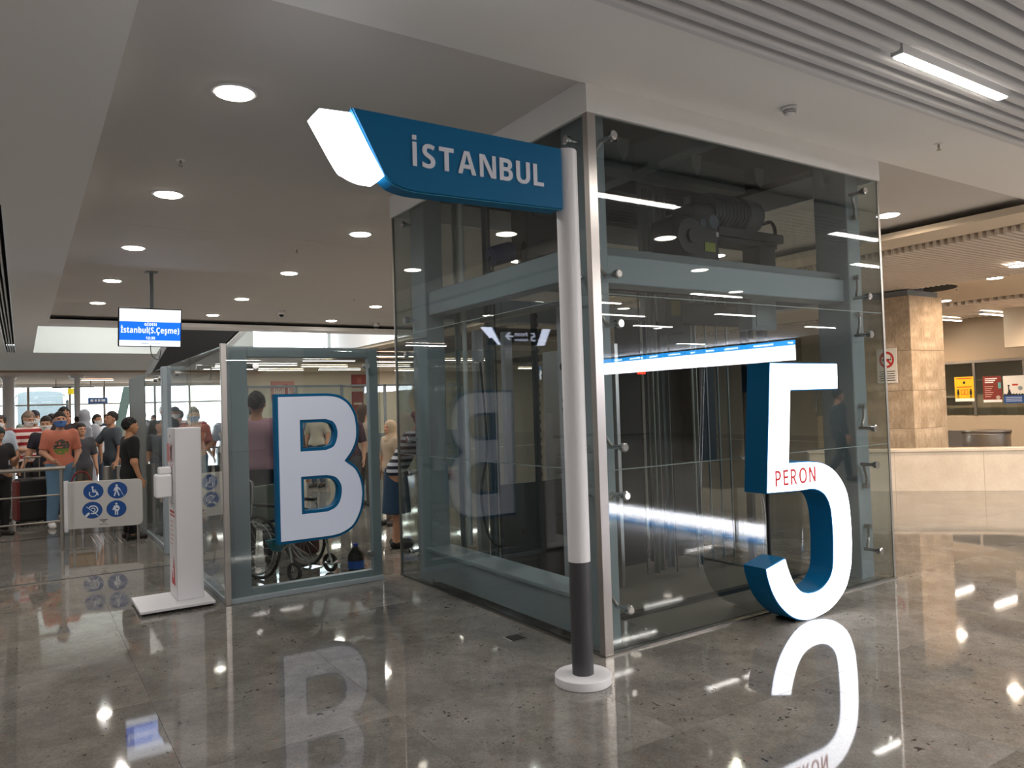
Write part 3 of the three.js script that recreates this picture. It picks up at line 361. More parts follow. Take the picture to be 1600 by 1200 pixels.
// ---------------------------------------------------------------- glazed lobby with the B
{
  const PZ = -6.6, PX = 1.43, H = 2.19;
  const g = tag(group('lobby_screen', [PX, 0, PZ]), 'framed glass screen carrying the letter B, with glazed side wall', 'glass screen');
  const F = M.post;
  obj('corner_trim', rbox(-0.03, 0.018, 0, H, -0.02, 0.02, 0.004), M.steel, g);
  obj('frame_post', rbox(0.06, 0.2, 0, 2.17, -0.36, -0.045, 0.008), F, g); obj('frame_post', rbox(1.31, 1.4, 0, 2.17, -0.12, -0.045, 0.008), F, g);
  obj('frame_head', rbox(0.2, 1.31, 2.08, 2.17, -0.12, -0.045, 0.008), F, g); obj('frame_sill', [rbox(0.02, 1.4, 0, 0.045, -0.044, 0.0, 0.006), rbox(0.2, 1.31, 0.0, 0.1, -0.12, -0.046, 0.006)], F, g);
  obj('glass_pane', box(0.022, 1.4, 0.05, H - 0.02, -0.012, 0), M.glass, g);
  for (const [x, y] of [[0.255, 2.0], [1.27, 2.0], [0.24, 0.26], [1.27, 0.26]]) { const b = obj('glass_bolt', [cyl([x, y, -0.01], [x, y, 0.022], 0.026, 0.026, 20)], M.chrome, g); obj('bracket_arm', [cyl([x, y, -0.07], [x, y, -0.012], 0.014), cyl([x, y, -0.07], [x < 0.7 ? 0.16 : 1.34, y, -0.07], 0.016)], M.steel, b); }
  // side wall running back from the corner
  const ends = [-0.03, -1.45, -2.88, -3.04, -4.75]; for (let i = 0; i < 4; i++) { if (i === 2) continue; obj('glass_pane', box(-0.012, 0, 0.05, H - 0.02, ends[i + 1] + 0.01, ends[i] - 0.01), M.glass, g); obj('side_sill', rbox(-0.02, 0.06, 0, 0.05, ends[i + 1] + 0.005, ends[i] - 0.005, 0.005), F, g); }
  obj('side_post', rbox(-0.06, 0.2, 0, 2.17, -3.02, -2.9, 0.008), std(0x9aa6ae, 0.45), g); obj('side_post', rbox(0.04, 0.26, 0, 2.15, -4.7, -4.58, 0.008), F, g);
  obj('solid_panel', rbox(-0.02, 0.06, 0, 2.18, -6.5, -4.76, 0.006), std(0x7f8583, 0.6), g);
  for (const [z, y] of [[-1.0, 2.05], [-2.2, 2.05], [-3.4, 2.05], [-3.8, 2.05], [-2.2, 0.3], [-1.0, 0.3]]) { const b = obj('glass_bolt', cyl([-0.034, y, z], [-0.0, y, z], 0.026, 0.026, 16), M.chrome, g); obj('bracket_arm', [cyl([0, y, z], [0.1, y, z], 0.012), cyl([0.1, y - 0.01, z], [0.1, y - 0.12, z - 0.06], 0.012)], M.steel, b); }
  for (const y of [0.42, 0.75]) obj('handrail', [cyl([0.08, y + 0.35, -4.5], [0.08, y + 0.1, -1.9], 0.018, 0.018, 12)], M.steel, g);
  // the letter
  const b = tag(group('letter_b', [2.2, 0, PZ]), 'large white letter B with blue edges mounted on the glass screen', 'sign');
  const R = p => p.map(q => [q[0] - 2.2, q[1]]);
  const outer = smooth(R([[1.822, 1.752], [2.193, 1.754], [2.319, 1.75], [2.415, 1.725], [2.499, 1.66], [2.555, 1.553], [2.572, 1.426], [2.561, 1.31], [2.515, 1.21], [2.465, 1.145], [2.543, 1.08], [2.59, 0.99], [2.612, 0.89], [2.612, 0.80], [2.584, 0.665], [2.507, 0.54], [2.39, 0.478], [2.286, 0.462], [1.822, 0.461]]), [0, 1, 9, 17, 18], 5);
  const h1 = smooth(R([[2.029, 1.526], [2.262, 1.526], [2.335, 1.497], [2.369, 1.43], [2.369, 1.355], [2.335, 1.278], [2.262, 1.246], [2.029, 1.245]]), [0, 1, 6, 7], 5), h2 = smooth(R([[2.029, 1.031], [2.262, 1.029], [2.345, 1.003], [2.392, 0.937], [2.399, 0.866], [2.38, 0.785], [2.335, 0.73], [2.262, 0.702], [2.029, 0.701]]), [0, 1, 7, 8], 5);
  obj('casing', extrude(shapeOf(outer, [offset(h1, -0.026), offset(h2, -0.026)]), 0.085, 0.002, 0.003), M.teal, b);
  obj('face', extrude(shapeOf(offset(outer, -0.026), [h1, h2]), 0.012, 0.085, 0.002), std(0xd3d8e6, 0.35, 0, { emissive: 0xdde6ff, emissiveIntensity: 0.08 }), b);
}

// ---------------------------------------------------------------- ceiling fittings
{
  const d = tag(group('smoke_detector', [4.555, 3.63, -3.28]), 'round white smoke detector on the front soffit', 'detector');
  obj('base', new THREE.LatheGeometry([[0, 0], [0.055, 0], [0.055, -0.016], [0.05, -0.022], [0, -0.022]].map(p => new THREE.Vector2(...p)), 32), M.white, d);
  obj('chamber', new THREE.LatheGeometry([[0, -0.022], [0.04, -0.022], [0.043, -0.034], [0.036, -0.05], [0.012, -0.056], [0, -0.056]].map(p => new THREE.Vector2(...p)), 32), M.white, d);
  obj('vent_slot', [new THREE.TorusGeometry(0.0415, 0.002, 6, 32).rotateX(Math.PI / 2).translate(0, -0.03, 0), new THREE.TorusGeometry(0.0395, 0.002, 6, 32).rotateX(Math.PI / 2).translate(0, -0.042, 0)], M.dark, d);
  const spr = (x, y, z, label) => { const s = tag(group('sprinkler', [x, y, z]), label, 'sprinkler', 'ceiling sprinklers'); obj('rose', cyl([0, -0.005, 0], [0, 0, 0], 0.035, 0.035, 24), M.white, s); obj('nozzle', [cyl([0, -0.03, 0], [0, -0.005, 0], 0.009), cyl([-0.012, -0.05, 0], [-0.008, -0.03, 0], 0.003), cyl([0.012, -0.05, 0], [0.008, -0.03, 0], 0.003)], M.brushed, s); obj('deflector', cyl([0, -0.053, 0], [0, -0.05, 0], 0.018, 0.018, 12), M.brushed, s); };
  spr(6.34, 3.63, -3.17, 'small sprinkler on the soffit right of the smoke detector'); spr(1.1, CE, -6.47, 'sprinkler between the two nearest left downlights'); spr(2.95, CE, -9.4, 'sprinkler above the letter panel near the ceiling joint'); spr(5.2, CE, -13.2, 'sprinkler near the far dome camera'); spr(14.6, FR, -7.1, 'sprinkler by the edge of the right slat field');
  const cam = (x, z, label) => { const c = tag(group('dome_camera', [x, CE, z]), label, 'camera', 'ceiling dome cameras'); obj('housing', new THREE.LatheGeometry([[0, 0], [0.07, 0], [0.07, -0.07], [0.06, -0.085], [0, -0.085]].map(p => new THREE.Vector2(...p)), 28), M.white, c); const s = new THREE.SphereGeometry(0.05, 20, 10, 0, Math.PI * 2, Math.PI / 2, Math.PI / 2); s.translate(0, -0.085, 0); obj('dome', s, std(0x111214, 0.08), c); };
  cam(4.45, -15.28, 'dome camera on the ceiling above the letter B'); cam(7.18, -16.86, 'dome camera close to the shaft edge below a downlight');
  const sd = tag(group('slot_diffuser', [(DX0 + DX1) / 2, FR, 0]), 'long black slot air diffuser along the left beam', 'air diffuser');
  obj('frame', [box(-0.115, -0.1, -0.006, 0.02, -25.2, DZ1), box(0.1, 0.115, -0.006, 0.02, -25.2, DZ1), box(-0.115, 0.115, -0.006, 0.02, DZ1 - 0.01, DZ1 + 0.015)], M.white, sd);
  for (const x of [-0.05, 0, 0.05]) obj('blade', box(x - 0.011, x + 0.011, -0.002, 0.1, -25.2, DZ1), std(0xb4b0aa, 0.5), sd);
}
{ const p = tag(group('floor_outlet', [2.813, 0, -4.36]), 'small square metal floor outlet left of the white post', 'floor outlet'); obj('frame', rbox(-0.062, 0.062, 0, 0.004, -0.062, 0.062, 0.002), M.brushed, p); obj('lid', rbox(-0.054, 0.054, 0.003, 0.006, -0.054, 0.054, 0.001), M.dark, p); }
// ---------------------------------------------------------------- hanging screen
{
  const g = tag(group('departure_screen', [1.55, 3.66, -11.7]), 'hanging flat screen showing a blue departure notice', 'screen');
  obj('ceiling_pole', [cyl([0.03, -0.6, -0.06], [0.03, 0, -0.06], 0.026, 0.026, 14), box(-0.05, 0.11, -0.012, 0, -0.14, 0.02)], M.postDark, g);
  const t = canvas(512, 320, (x, W, H) => {
    x.fillStyle = '#f4f7ff'; x.fillRect(0, 0, W, H); x.fillStyle = '#1668e8'; x.fillRect(0, 108, W, 162); x.fillStyle = '#fff'; x.textAlign = 'center';
    x.font = 'bold 34px sans-serif'; x.fillText('GİDEN', W / 2, 142); x.font = 'bold 62px sans-serif'; const w = x.measureText('İstanbul(S.Çeşme)').width, k = Math.min(1, 494 / w); x.save(); x.translate(W / 2, 206); x.scale(k, 1.12); x.fillText('İstanbul(S.Çeşme)', 0, 0); x.restore(); x.font = 'bold 32px sans-serif'; x.fillText('12:35', W / 2, 260);
    x.fillStyle = '#c9cfdd'; x.fillRect(150, 64, 210, 7); x.fillStyle = '#8d96a8'; x.fillRect(180, 290, 60, 8); x.fillRect(250, 290, 90, 5);
  });
  const s = obj('cabinet', rbox(-0.41, 0.41, -0.275, 0.275, -0.05, 0, 0.008), M.dark, g); s.position.set(0, -0.81, 0); s.rotation.x = 0.22;
  const p = obj('display', new THREE.PlaneGeometry(0.79, 0.525), std(0x000000, 0.3, 0, { emissive: 0xffffff, emissiveMap: t, emissiveIntensity: 0.8 }), s); p.position.z = 0.002;
  obj('mount', [box(-0.05, 0.11, -0.68, -0.58, -0.12, -0.06)], M.postDark, g); obj('cable', tube([[0.0, -1.05, -0.05], [0.02, -1.2, -0.05], [0.1, -1.26, -0.06], [0.14, -1.12, -0.06]], 0.006, 20), M.rope, g);
  const l = new THREE.RectAreaLight(0xd5e2ff, 0.5, 0.6, 0.3); l.position.set(0, 0, 0.006); l.rotation.y = Math.PI; l.name = 'screen_glow'; s.add(l);
}
// ---------------------------------------------------------------- long display behind the viewer, mirrored by the shaft glass
{
  const g = tag(group('information_display', [21.05, 0, 12.8]), 'long lit information display with blue header in the hall behind the viewer', 'screen');
  const t = canvas(2048, 136, (x, W, H) => { x.fillStyle = '#fbf9ff'; x.fillRect(0, 0, W, H); x.fillStyle = '#1a7fc4'; x.fillRect(0, 0, W, 34); x.fillRect(W - 30, 0, 30, H); x.fillStyle = '#fff'; let s = 5; const r = () => (s = (s * 16807) % 2147483647) / 2147483647; let px = 20; while (px < W - 120) { const n = 4 + Math.floor(r() * 12); for (let i = 0; i < n; i++) { const w = 4 + r() * 9; x.fillRect(px, 10 + r() * 3, w, 12); px += w + 3; } px += 60 + r() * 90; } });
  obj('cabinet', rbox(0, 0.18, 2.72, 3.44, -4.95, 4.95, 0.01), M.dark, g);
  const n = 4; for (let i = 0; i < n; i++) { const tt = t.clone(); tt.repeat.set(1 / n, 1); tt.offset.set(i / n, 0); tt.needsUpdate = true; const w = 9.72 / n, p = obj('display_module', new THREE.PlaneGeometry(w - 0.02, 0.66), std(0x000000, 0.3, 0, { emissive: 0xffffff, emissiveMap: tt, emissiveIntensity: 9 }), g); p.rotation.y = -Math.PI / 2; p.position.set(-0.003, 3.08, -4.86 + w * (i + 0.5)); }
  for (const z of [-3.5, 0, 3.5]) obj('hanger', cyl([0.09, 3.44, z], [0.09, 3.62, z], 0.02), M.dark, g);
  const l = new THREE.RectAreaLight(0xf2f2ff, 7, 9.4, 0.4); l.position.set(-0.02, 2.96, 0); l.rotation.y = Math.PI / 2; l.name = 'display_glow'; g.add(l);
}
{ // wing sign over the left passage, mirrored by the left glass: mirrored about x = SX0
  const g = tag(group('platform_sign', [-1.65, 0, -11.5]), 'hanging blue platform sign with two lit wings and a white arrow', 'sign');
  const q = (pts, z0, d, name, m, bev = 0.003) => obj(name, extrude(shapeOf(pts), d, z0, bev), m, g);
  q([[-0.48, 3.0], [0.56, 3.0], [0.68, 2.69], [-0.35, 2.69]], -0.06, 0.1, 'panel', std(0x11425c, 0.3));
  const lit = std(0xffffff, 0.4, 0, { emissive: 0xdfe6ff, emissiveIntensity: 3 });
  q([[0.62, 3.0], [0.8, 3.0], [0.5, 2.69], [0.44, 2.69]].map(([x, y]) => [x + 0.02, y]), -0.05, 0.095, 'wing', lit); q([[-0.66, 3.0], [-0.5, 3.0], [-0.36, 2.69], [-0.52, 2.69]], -0.05, 0.095, 'wing', lit);
  const wm = std(0xffffff, 0.4, 0, { emissive: 0xdfe6ff, emissiveIntensity: 1.4 });
  const tx = (s, size, x, y) => { const t = new TextGeometry(s, { font, size, depth: 0.004, curveSegments: 6 }); t.translate(x, y, 0.041); obj('lettering', t, wm, g); };
  tx('5', 0.16, -0.32, 2.76); tx('Peron', 0.075, -0.14, 2.85); tx('Platform', 0.05, -0.14, 2.76);
  obj('arrow', extrude(shapeOf([[0.18, 2.83], [0.29, 2.83], [0.235, 2.775], [0.275, 2.775], [0.36, 2.845], [0.275, 2.92], [0.235, 2.92], [0.29, 2.86], [0.18, 2.86]]), 0.004, 0.041), wm, g);
  for (const x of [-0.25, 0.4]) obj('hanger', cyl([x, 3.0, 0], [x, FR, 0], 0.012), M.brushed, g);
}
// ---------------------------------------------------------------- rail, notice board, dispenser
{
  const g = tag(group('queue_railing', [0.4, 0, -10.7]), 'stainless tube railing with end post left of the notice board', 'railing');
  obj('end_post', [cyl([0, 0.01, 0], [0, 1.0, 0], 0.021, 0.021, 16), cyl([0, 0, 0], [0, 0.012, 0], 0.055, 0.055, 20)], M.steel, g);
  obj('post', [cyl([-1.9, 0.01, 0], [-1.9, 1.0, 0], 0.021, 0.021, 16), cyl([-1.9, 0, 0], [-1.9, 0.012, 0], 0.055, 0.055, 20)], M.steel, g);
  obj('top_rail', cyl([-3.8, 1.0, 0], [0.04, 1.0, 0], 0.026, 0.026, 16), M.brushed, g);
  for (const y of [0.68, 0.36]) obj('mid_rail', cyl([-3.8, y, 0], [0, y, 0], 0.01, 0.01, 12), M.brushed, g);
}
{
  const g = tag(group('notice_board', [0.46, 0, -10.78], -0.3), 'white board with four round blue accessibility symbols', 'notice board');
  const rr = (x0, x1, y0, y1, r) => { const s = new THREE.Shape(); s.moveTo(x0, y0); s.lineTo(x1 - r, y0); s.quadraticCurveTo(x1, y0, x1, y0 + r); s.lineTo(x1, y1 - r); s.quadraticCurveTo(x1, y1, x1 - r, y1); s.lineTo(x0, y1); s.lineTo(x0, y0); return s; };
  obj('panel', extrude(rr(0, 0.84, 0.235, 0.815, 0.07), 0.03, -0.03, 0.003), std(0xc9c7c5, 0.45), g); obj('edge_post', rbox(-0.035, 0.005, 0.2, 0.83, -0.045, 0.012, 0.006), M.white, g);
  const ico = [(x) => { x.beginPath(); x.arc(118, 62, 15, 0, 7); x.fill(); x.lineWidth = 18; x.beginPath(); x.moveTo(118, 84); x.lineTo(124, 136); x.lineTo(168, 136); x.lineTo(186, 182); x.stroke(); x.lineWidth = 12; x.beginPath(); x.arc(122, 160, 46, -2.6, -2.6 - 4.6, true); x.stroke(); x.beginPath(); x.moveTo(122, 108); x.lineTo(158, 108); x.stroke(); },
    (x) => { x.beginPath(); x.arc(118, 52, 15, 0, 7); x.fill(); x.lineWidth = 30; x.beginPath(); x.moveTo(118, 84); x.lineTo(118, 130); x.stroke(); x.lineWidth = 17; x.beginPath(); x.moveTo(112, 128); x.lineTo(88, 208); x.moveTo(124, 128); x.lineTo(146, 206); x.moveTo(108, 80); x.lineTo(84, 130); x.moveTo(130, 82); x.lineTo(160, 120); x.stroke(); x.lineWidth = 6; x.beginPath(); x.moveTo(160, 116); x.lineTo(206, 214); x.stroke(); },
    (x) => { x.lineWidth = 18; x.beginPath(); x.arc(136, 122, 58, -2.4, 1.9); x.stroke(); x.lineWidth = 13; x.beginPath(); x.arc(134, 126, 28, -2.2, 1.4); x.stroke(); x.save(); x.translate(70, 190); x.rotate(-0.8); x.fillRect(-40, -16, 70, 32); x.restore(); x.lineWidth = 10; x.beginPath(); x.moveTo(56, 74); x.lineTo(200, 214); x.stroke(); },
    (x) => { x.beginPath(); x.arc(128, 52, 16, 0, 7); x.fill(); x.beginPath(); x.ellipse(132, 120, 38, 48, 0, 0, 7); x.fill(); x.lineWidth = 16; x.beginPath(); x.moveTo(116, 150); x.lineTo(116, 216); x.moveTo(142, 150); x.lineTo(142, 216); x.moveTo(104, 84); x.lineTo(84, 138); x.stroke(); x.fillStyle = '#1d4f94'; x.beginPath(); x.arc(136, 126, 11, 0, 7); x.fill(); }];
  const pos = [[0.29, 0.685], [0.56, 0.685], [0.275, 0.455], [0.545, 0.455]], names = ['wheelchair user symbol', 'person with cane symbol', 'impaired hearing symbol', 'pregnant person symbol'];
  pos.forEach(([x, y], i) => { const t = canvas(256, 256, (c) => { c.fillStyle = '#1d4f94'; c.fillRect(0, 0, 256, 256); c.fillStyle = c.strokeStyle = '#dfe5ee'; c.lineCap = 'round'; c.lineJoin = 'round'; ico[i](c); }); const m = obj('round_symbol', new THREE.CircleGeometry(0.113, 40), std(0xffffff, 0.4, 0, { map: t }), g); m.scale.y = 0.92; m.position.set(x, y, 0.002); m.userData.label = names[i]; });
  const lt = canvas(256, 128, x => { x.fillStyle = '#c9c7c5'; x.fillRect(0, 0, 256, 128); x.fillStyle = '#777'; x.beginPath(); x.moveTo(60, 20); x.lineTo(196, 20); x.lineTo(170, 42); x.lineTo(86, 42); x.fill(); x.beginPath(); x.moveTo(92, 48); x.lineTo(164, 48); x.lineTo(128, 76); x.fill(); x.fillRect(70, 92, 116, 12); });
  const em = obj('emblem', new THREE.PlaneGeometry(0.2, 0.1), std(0xffffff, 0.45, 0, { map: lt }), g); em.position.set(0.4, 0.3, 0.0015);
  obj('leg', [cyl([0.06, 0, -0.05], [0.06, 0.5, -0.05], 0.016), cyl([0.78, 0, -0.05], [0.78, 0.5, -0.05], 0.016)], M.steel, g);
  const fg = tag(group('floor_grate', [1.1, 0, -11.2]), 'slotted metal floor grate in front of the notice board', 'grate'); for (let i = 0; i < 11; i++) obj('bar', rbox(-0.34 + i * 0.07, -0.325 + i * 0.07, 0, 0.006, -0.5, 0.45, 0.002, 1), M.steel, fg);
}
{
  const g = tag(group('sanitizer_stand', [1.07, 0, -6.97]), 'tall white hand sanitizer stand on a square foot plate', 'stand');
  obj('foot_plate', rbox(-0.3, 0.27, 0.02, 0.045, -0.29, 0.3, 0.006), M.white, g); for (const [x, z] of [[-0.27, 0.27], [0.24, 0.27], [-0.27, -0.26], [0.24, -0.26]]) obj('foot', cyl([x, 0, z], [x, 0.02, z], 0.015), M.rubber, g);
  obj('column', rbox(0.005, 0.215, 0.045, 1.49, -0.24, 0.12, 0.008), M.white, g);
  const t = canvas(256, 1024, (x, W, H) => { x.fillStyle = '#e9e8ec'; x.fillRect(0, 0, W, H); x.fillStyle = '#8b8f98'; x.fillRect(60, 40, 40, 16); x.fillStyle = '#a9474b'; for (let i = 0; i < 7; i++) { x.save(); x.translate(60 + (i % 3) * 40, 110 + i * 26); x.rotate(0.5 - (i % 2)); x.fillRect(0, 0, 90 - i * 6, 10); x.restore(); } x.strokeStyle = '#9aa0aa'; x.lineWidth = 5; x.strokeRect(50, 330, 150, 130); x.fillStyle = '#c03a3f'; x.font = 'bold 40px sans-serif'; x.fillRect(40, 505, 170, 16); x.fillRect(40, 530, 190, 10); x.fillStyle = '#d8a3a5'; for (let i = 0; i < 6; i++) x.fillRect(50, 570 + i * 28, 120 - (i % 3) * 20, 8); x.fillStyle = '#c03a3f'; x.beginPath(); x.moveTo(70, 960); x.bezierCurveTo(60, 860, 150, 880, 140, 780); x.bezierCurveTo(200, 820, 190, 900, 200, 960); x.fill(); x.fillStyle = '#e9e8ec'; x.fillRect(110, 860, 30, 60); });
  const p = obj('printed_front', new THREE.PlaneGeometry(0.34, 1.42), std(0xffffff, 0.4, 0, { map: t }), g); p.rotation.y = -Math.PI / 2; p.position.set(0.003, 0.775, -0.06);
  obj('dispenser', [rbox(-0.13, 0.002, 0.9, 1.1, -0.14, 0.0, 0.02, 3), rbox(-0.1, 0.002, 1.1, 1.16, -0.12, -0.02, 0.015, 3)], std(0xf2f2f4, 0.3), g); obj('drip_spout', cyl([-0.08, 0.86, -0.07], [-0.08, 0.9, -0.07], 0.012), M.brushed, g);
  obj('leaflet', rbox(-0.02, -0.016, 1.2, 1.36, -0.12, -0.02, 0.001, 1), std(0xd88f90, 0.6), g);
}
// ---------------------------------------------------------------- things inside and beyond the lobby
{
  const b = tag(group('water_bottle', [2.75, 0, -7.12]), 'big dark water bottle with blue label and blue cap on the floor', 'bottle');
  obj('body', new THREE.LatheGeometry([[0, 0], [0.07, 0], [0.078, 0.012], [0.078, 0.15], [0.066, 0.19], [0.03, 0.235], [0.022, 0.25], [0, 0.25]].map(p => new THREE.Vector2(...p)), 32), std(0x1a1814, 0.15), b);
  obj('label', new THREE.CylinderGeometry(0.0795, 0.0795, 0.075, 32, 1, true).translate(0, 0.075, 0), std(0x1d63c9, 0.4), b); obj('cap', cyl([0, 0.25, 0], [0, 0.278, 0], 0.025, 0.025, 20), std(0x2340a8, 0.4), b);
  const r = tag(group('red_bag', [2.62, 0, -8.35]), 'dark red soft bag beside the water bottle', 'bag'); obj('body', rbox(-0.16, 0.16, 0, 0.36, -0.1, 0.1, 0.06, 4), std(0x45191a, 0.8), r); obj('handle', tube([[-0.08, 0.34, 0], [-0.05, 0.44, 0], [0.05, 0.44, 0], [0.08, 0.34, 0]], 0.012, 20), std(0x8d2a2c, 0.7), r);
  // wheelchair
  const w = tag(group('wheelchair', [2.15, 0, -7.55], 0.45), 'folded-arm wheelchair with grey green seat cover behind the letter B', 'wheelchair');
  for (const x of [-0.29, 0.29]) { const wh = obj('drive_wheel', [new THREE.TorusGeometry(0.29, 0.016, 10, 48).rotateY(Math.PI / 2).translate(x, 0.306, 0)], M.rubber, w); obj('hand_rim', new THREE.TorusGeometry(0.25, 0.008, 8, 48).rotateY(Math.PI / 2).translate(x * 1.12, 0.306, 0), M.chrome, wh); for (let k = 0; k < 12; k++) { const a = k * Math.PI / 6; obj('spoke', cyl([x, 0.306, 0], [x, 0.306 + 0.29 * Math.cos(a), 0.29 * Math.sin(a)], 0.002, 0.002, 5), M.chrome, wh); }
    obj('caster', new THREE.TorusGeometry(0.075, 0.02, 10, 24).rotateY(Math.PI / 2).translate(x * 0.8, 0.095, 0.42), M.rubber, w); obj('side_frame', [tube([[x * 0.86, 0.95, -0.2], [x * 0.86, 0.92, -0.12], [x * 0.86, 0.5, -0.1], [x * 0.86, 0.46, 0.3], [x * 0.8, 0.1, 0.42]], 0.012, 30), tube([[x * 0.86, 0.68, -0.1], [x * 0.86, 0.7, 0.2], [x * 0.86, 0.48, 0.28]], 0.012, 20)], M.chrome, w); obj('armrest', rbox(x * 0.86 - 0.03, x * 0.86 + 0.03, 0.69, 0.72, -0.08, 0.22, 0.01), M.rubber, w); obj('footrest', [rbox(x * 0.45 - 0.07, x * 0.45 + 0.07, 0.12, 0.135, 0.48, 0.62, 0.004), cyl([x * 0.8, 0.42, 0.32], [x * 0.45, 0.13, 0.54], 0.009)], M.chrome, w); }
  obj('cross_brace', [cyl([-0.25, 0.14, 0.1], [0.25, 0.46, 0.1], 0.01), cyl([0.25, 0.14, 0.1], [-0.25, 0.46, 0.1], 0.01)], M.chrome, w);
  obj('seat_cover', [rbox(-0.24, 0.24, 0.46, 0.5, -0.1, 0.3, 0.015), rbox(-0.24, 0.24, 0.52, 0.88, -0.13, -0.1, 0.012)], std(0x6d766c, 0.85), w);
  tag(obj('teal_cloth', extrude(shapeOf([[1.86, 0.42], [2.08, 0.44], [2.0, 0.3], [1.92, 0.32]]), 0.05, -7.1, 0.012), std(0x146a74, 0.85)), 'teal cloth bundle hanging below the letter B', 'cloth');
  // glass partition across the waiting area
  const p = tag(group('glass_partition', [4.2, 0, -17.2]), 'low glass partition with slim posts across the waiting area', 'partition');
  for (let k = 0; k <= 5; k++) obj('post', rbox(k * 1.1 - 0.03, k * 1.1 + 0.03, 0, 2.2, -0.03, 0.03, 0.005), M.postDark, p);
  for (let k = 0; k < 5; k++) obj('pane', box(k * 1.1 + 0.03, k * 1.1 + 1.07, 0.05, 2.15, -0.005, 0.005), M.glassClear, p); obj('top_rail', rbox(-0.03, 5.53, 2.15, 2.2, -0.03, 0.03, 0.005), M.postDark, p);
  for (let k = 0; k < 5; k += 2) obj('kick_panel', rbox(k * 1.1 + 0.03, k * 1.1 + 1.07, 0.05, 1.0, 0.006, 0.012, 0.002), std(0x5d6a6d, 0.5), p);
  // red banners on the far wall
  const red = (x0, x1, y0, y1, label, draw) => { const o = tag(obj('wall_banner', box(x0, x1, y0, y1, -35.98, -35.94), std(0xa03328, 0.7)), label, 'banner'); const f = obj('print', new THREE.PlaneGeometry(x1 - x0, y1 - y0), std(0xffffff, 0.7, 0, { map: canvas(256, 256, draw) }), o); f.position.set((x0 + x1) / 2, (y0 + y1) / 2, -35.935); };
  red(9.9, 11.0, 2.1, 3.05, 'pale red banner with white figures on the far wall', x => { x.fillStyle = '#d8978a'; x.fillRect(0, 0, 256, 256); x.fillStyle = '#f3e6dc'; for (let i = 0; i < 9; i++) x.fillRect(30 + i * 22, 70 + (i * 37) % 60, 14, 90); x.fillStyle = '#b3261c'; x.fillRect(150, 40, 30, 150); });
  red(13.9, 14.7, 2.7, 3.35, 'square dark red banner on the far wall', x => { x.fillStyle = '#a63a2d'; x.fillRect(0, 0, 256, 256); x.fillStyle = '#c46a57'; x.fillRect(90, 60, 80, 120); });
  red(13.9, 14.5, 0.9, 2.5, 'tall narrow red banner below the square one', x => { x.fillStyle = '#9c4028'; x.fillRect(0, 0, 256, 256); x.fillStyle = '#e6d6c6'; x.fillRect(30, 90, 190, 16); });
  // escalator flank in the void, leaning struts, hanging signs
  const e = tag(group('escalator_flank', [0, 0, -21.5]), 'black sloping underside of an escalator beyond the hanging screen', 'escalator');
  obj('underside', extrude(shapeOf([[2.5, 2.35], [2.75, 2.35], [4.2, 3.2], [5.4, 4.4], [5.4, 4.9], [3.9, 4.9]]), 1.4, 0, 0.02), M.dark, e); for (const x of [3.3, 4.6]) obj('support', box(x - 0.1, x + 0.1, 0, x < 4 ? 2.72 : 3.66, 0.5, 0.7), M.dark, e); obj('skirt', extrude(shapeOf([[4.2, 3.15], [5.4, 4.35], [5.55, 4.35], [4.4, 3.15]]), 1.42, -0.01, 0.01), std(0xb5b8b8, 0.4), e);
  const st = (x0, x1, z, label, m) => { const g = tag(group('leaning_strut', [0, 0, z]), label, 'strut'); obj('profile', extrude(shapeOf([[x0, 0], [x0 + 0.16, 0], [x1 + 0.16, 2.2], [x1, 2.2]]), 0.12, 0, 0.01), m, g); obj('foot_plate', rbox(x0 - 0.06, x0 + 0.24, 0, 0.02, -0.04, 0.16, 0.004), M.brushed, g); };
  st(1.26, 1.72, -16.9, 'leaning grey green strut behind the man in black', std(0x6f8b88, 0.5)); st(2.1, 1.94, -17.1, 'second leaning dark strut beside the grey green one', std(0x6c645e, 0.5));
  const hs = tag(group('blue_hanging_sign', [3.15, 0, -42]), 'small blue hanging sign before the far glazing', 'sign'); obj('panel', rbox(-0.42, 0.42, 2.3, 2.58, -0.04, 0.04, 0.01), std(0x2a5a9c, 0.5), hs); obj('hanger', [cyl([-0.3, 2.58, 0], [-0.3, 3.42, 0], 0.012), cyl([0.3, 2.58, 0], [0.3, 3.42, 0], 0.012)], M.dark, hs); const wt = obj('white_marks', [box(-0.32, -0.2, 2.38, 2.5, 0.04, 0.046), box(-0.14, -0.05, 2.38, 2.5, 0.04, 0.046), box(0.0, 0.1, 2.38, 2.5, 0.04, 0.046), box(0.15, 0.32, 2.38, 2.5, 0.04, 0.046)], M.white, hs);
  const ys = tag(group('yellow_hanging_sign', [1.95, 0, -40.5]), 'small yellow sign under the far ceiling', 'sign'); obj('panel', rbox(-0.14, 0.14, 2.72, 3.0, -0.03, 0.03, 0.01), std(0xe6d21c, 0.5), ys); obj('frame', [rbox(-0.75, 0.95, 3.02, 3.08, -0.03, 0.03, 0.005), cyl([-0.6, 3.08, 0], [-0.6, 3.42, 0], 0.015), cyl([0.8, 3.08, 0], [0.8, 3.42, 0], 0.015)], M.dark, ys);
  for (const [x, z, label] of [[-0.45, -38, 'bright round column far left in the concourse'], [2.0, -37, 'slim pale column beside the yellow sign']]) { const c = structure(group('column', [x, 0, z]), label, 'column'); obj('shaft', cyl([0, 0, 0], [0, 3.42, 0], x < 0 ? 0.22 : 0.12, x < 0 ? 0.22 : 0.12, 28), M.white, c); obj('collar', cyl([0, 3.3, 0], [0, 3.42, 0], 0.26, 0.3, 28), M.white, c); }
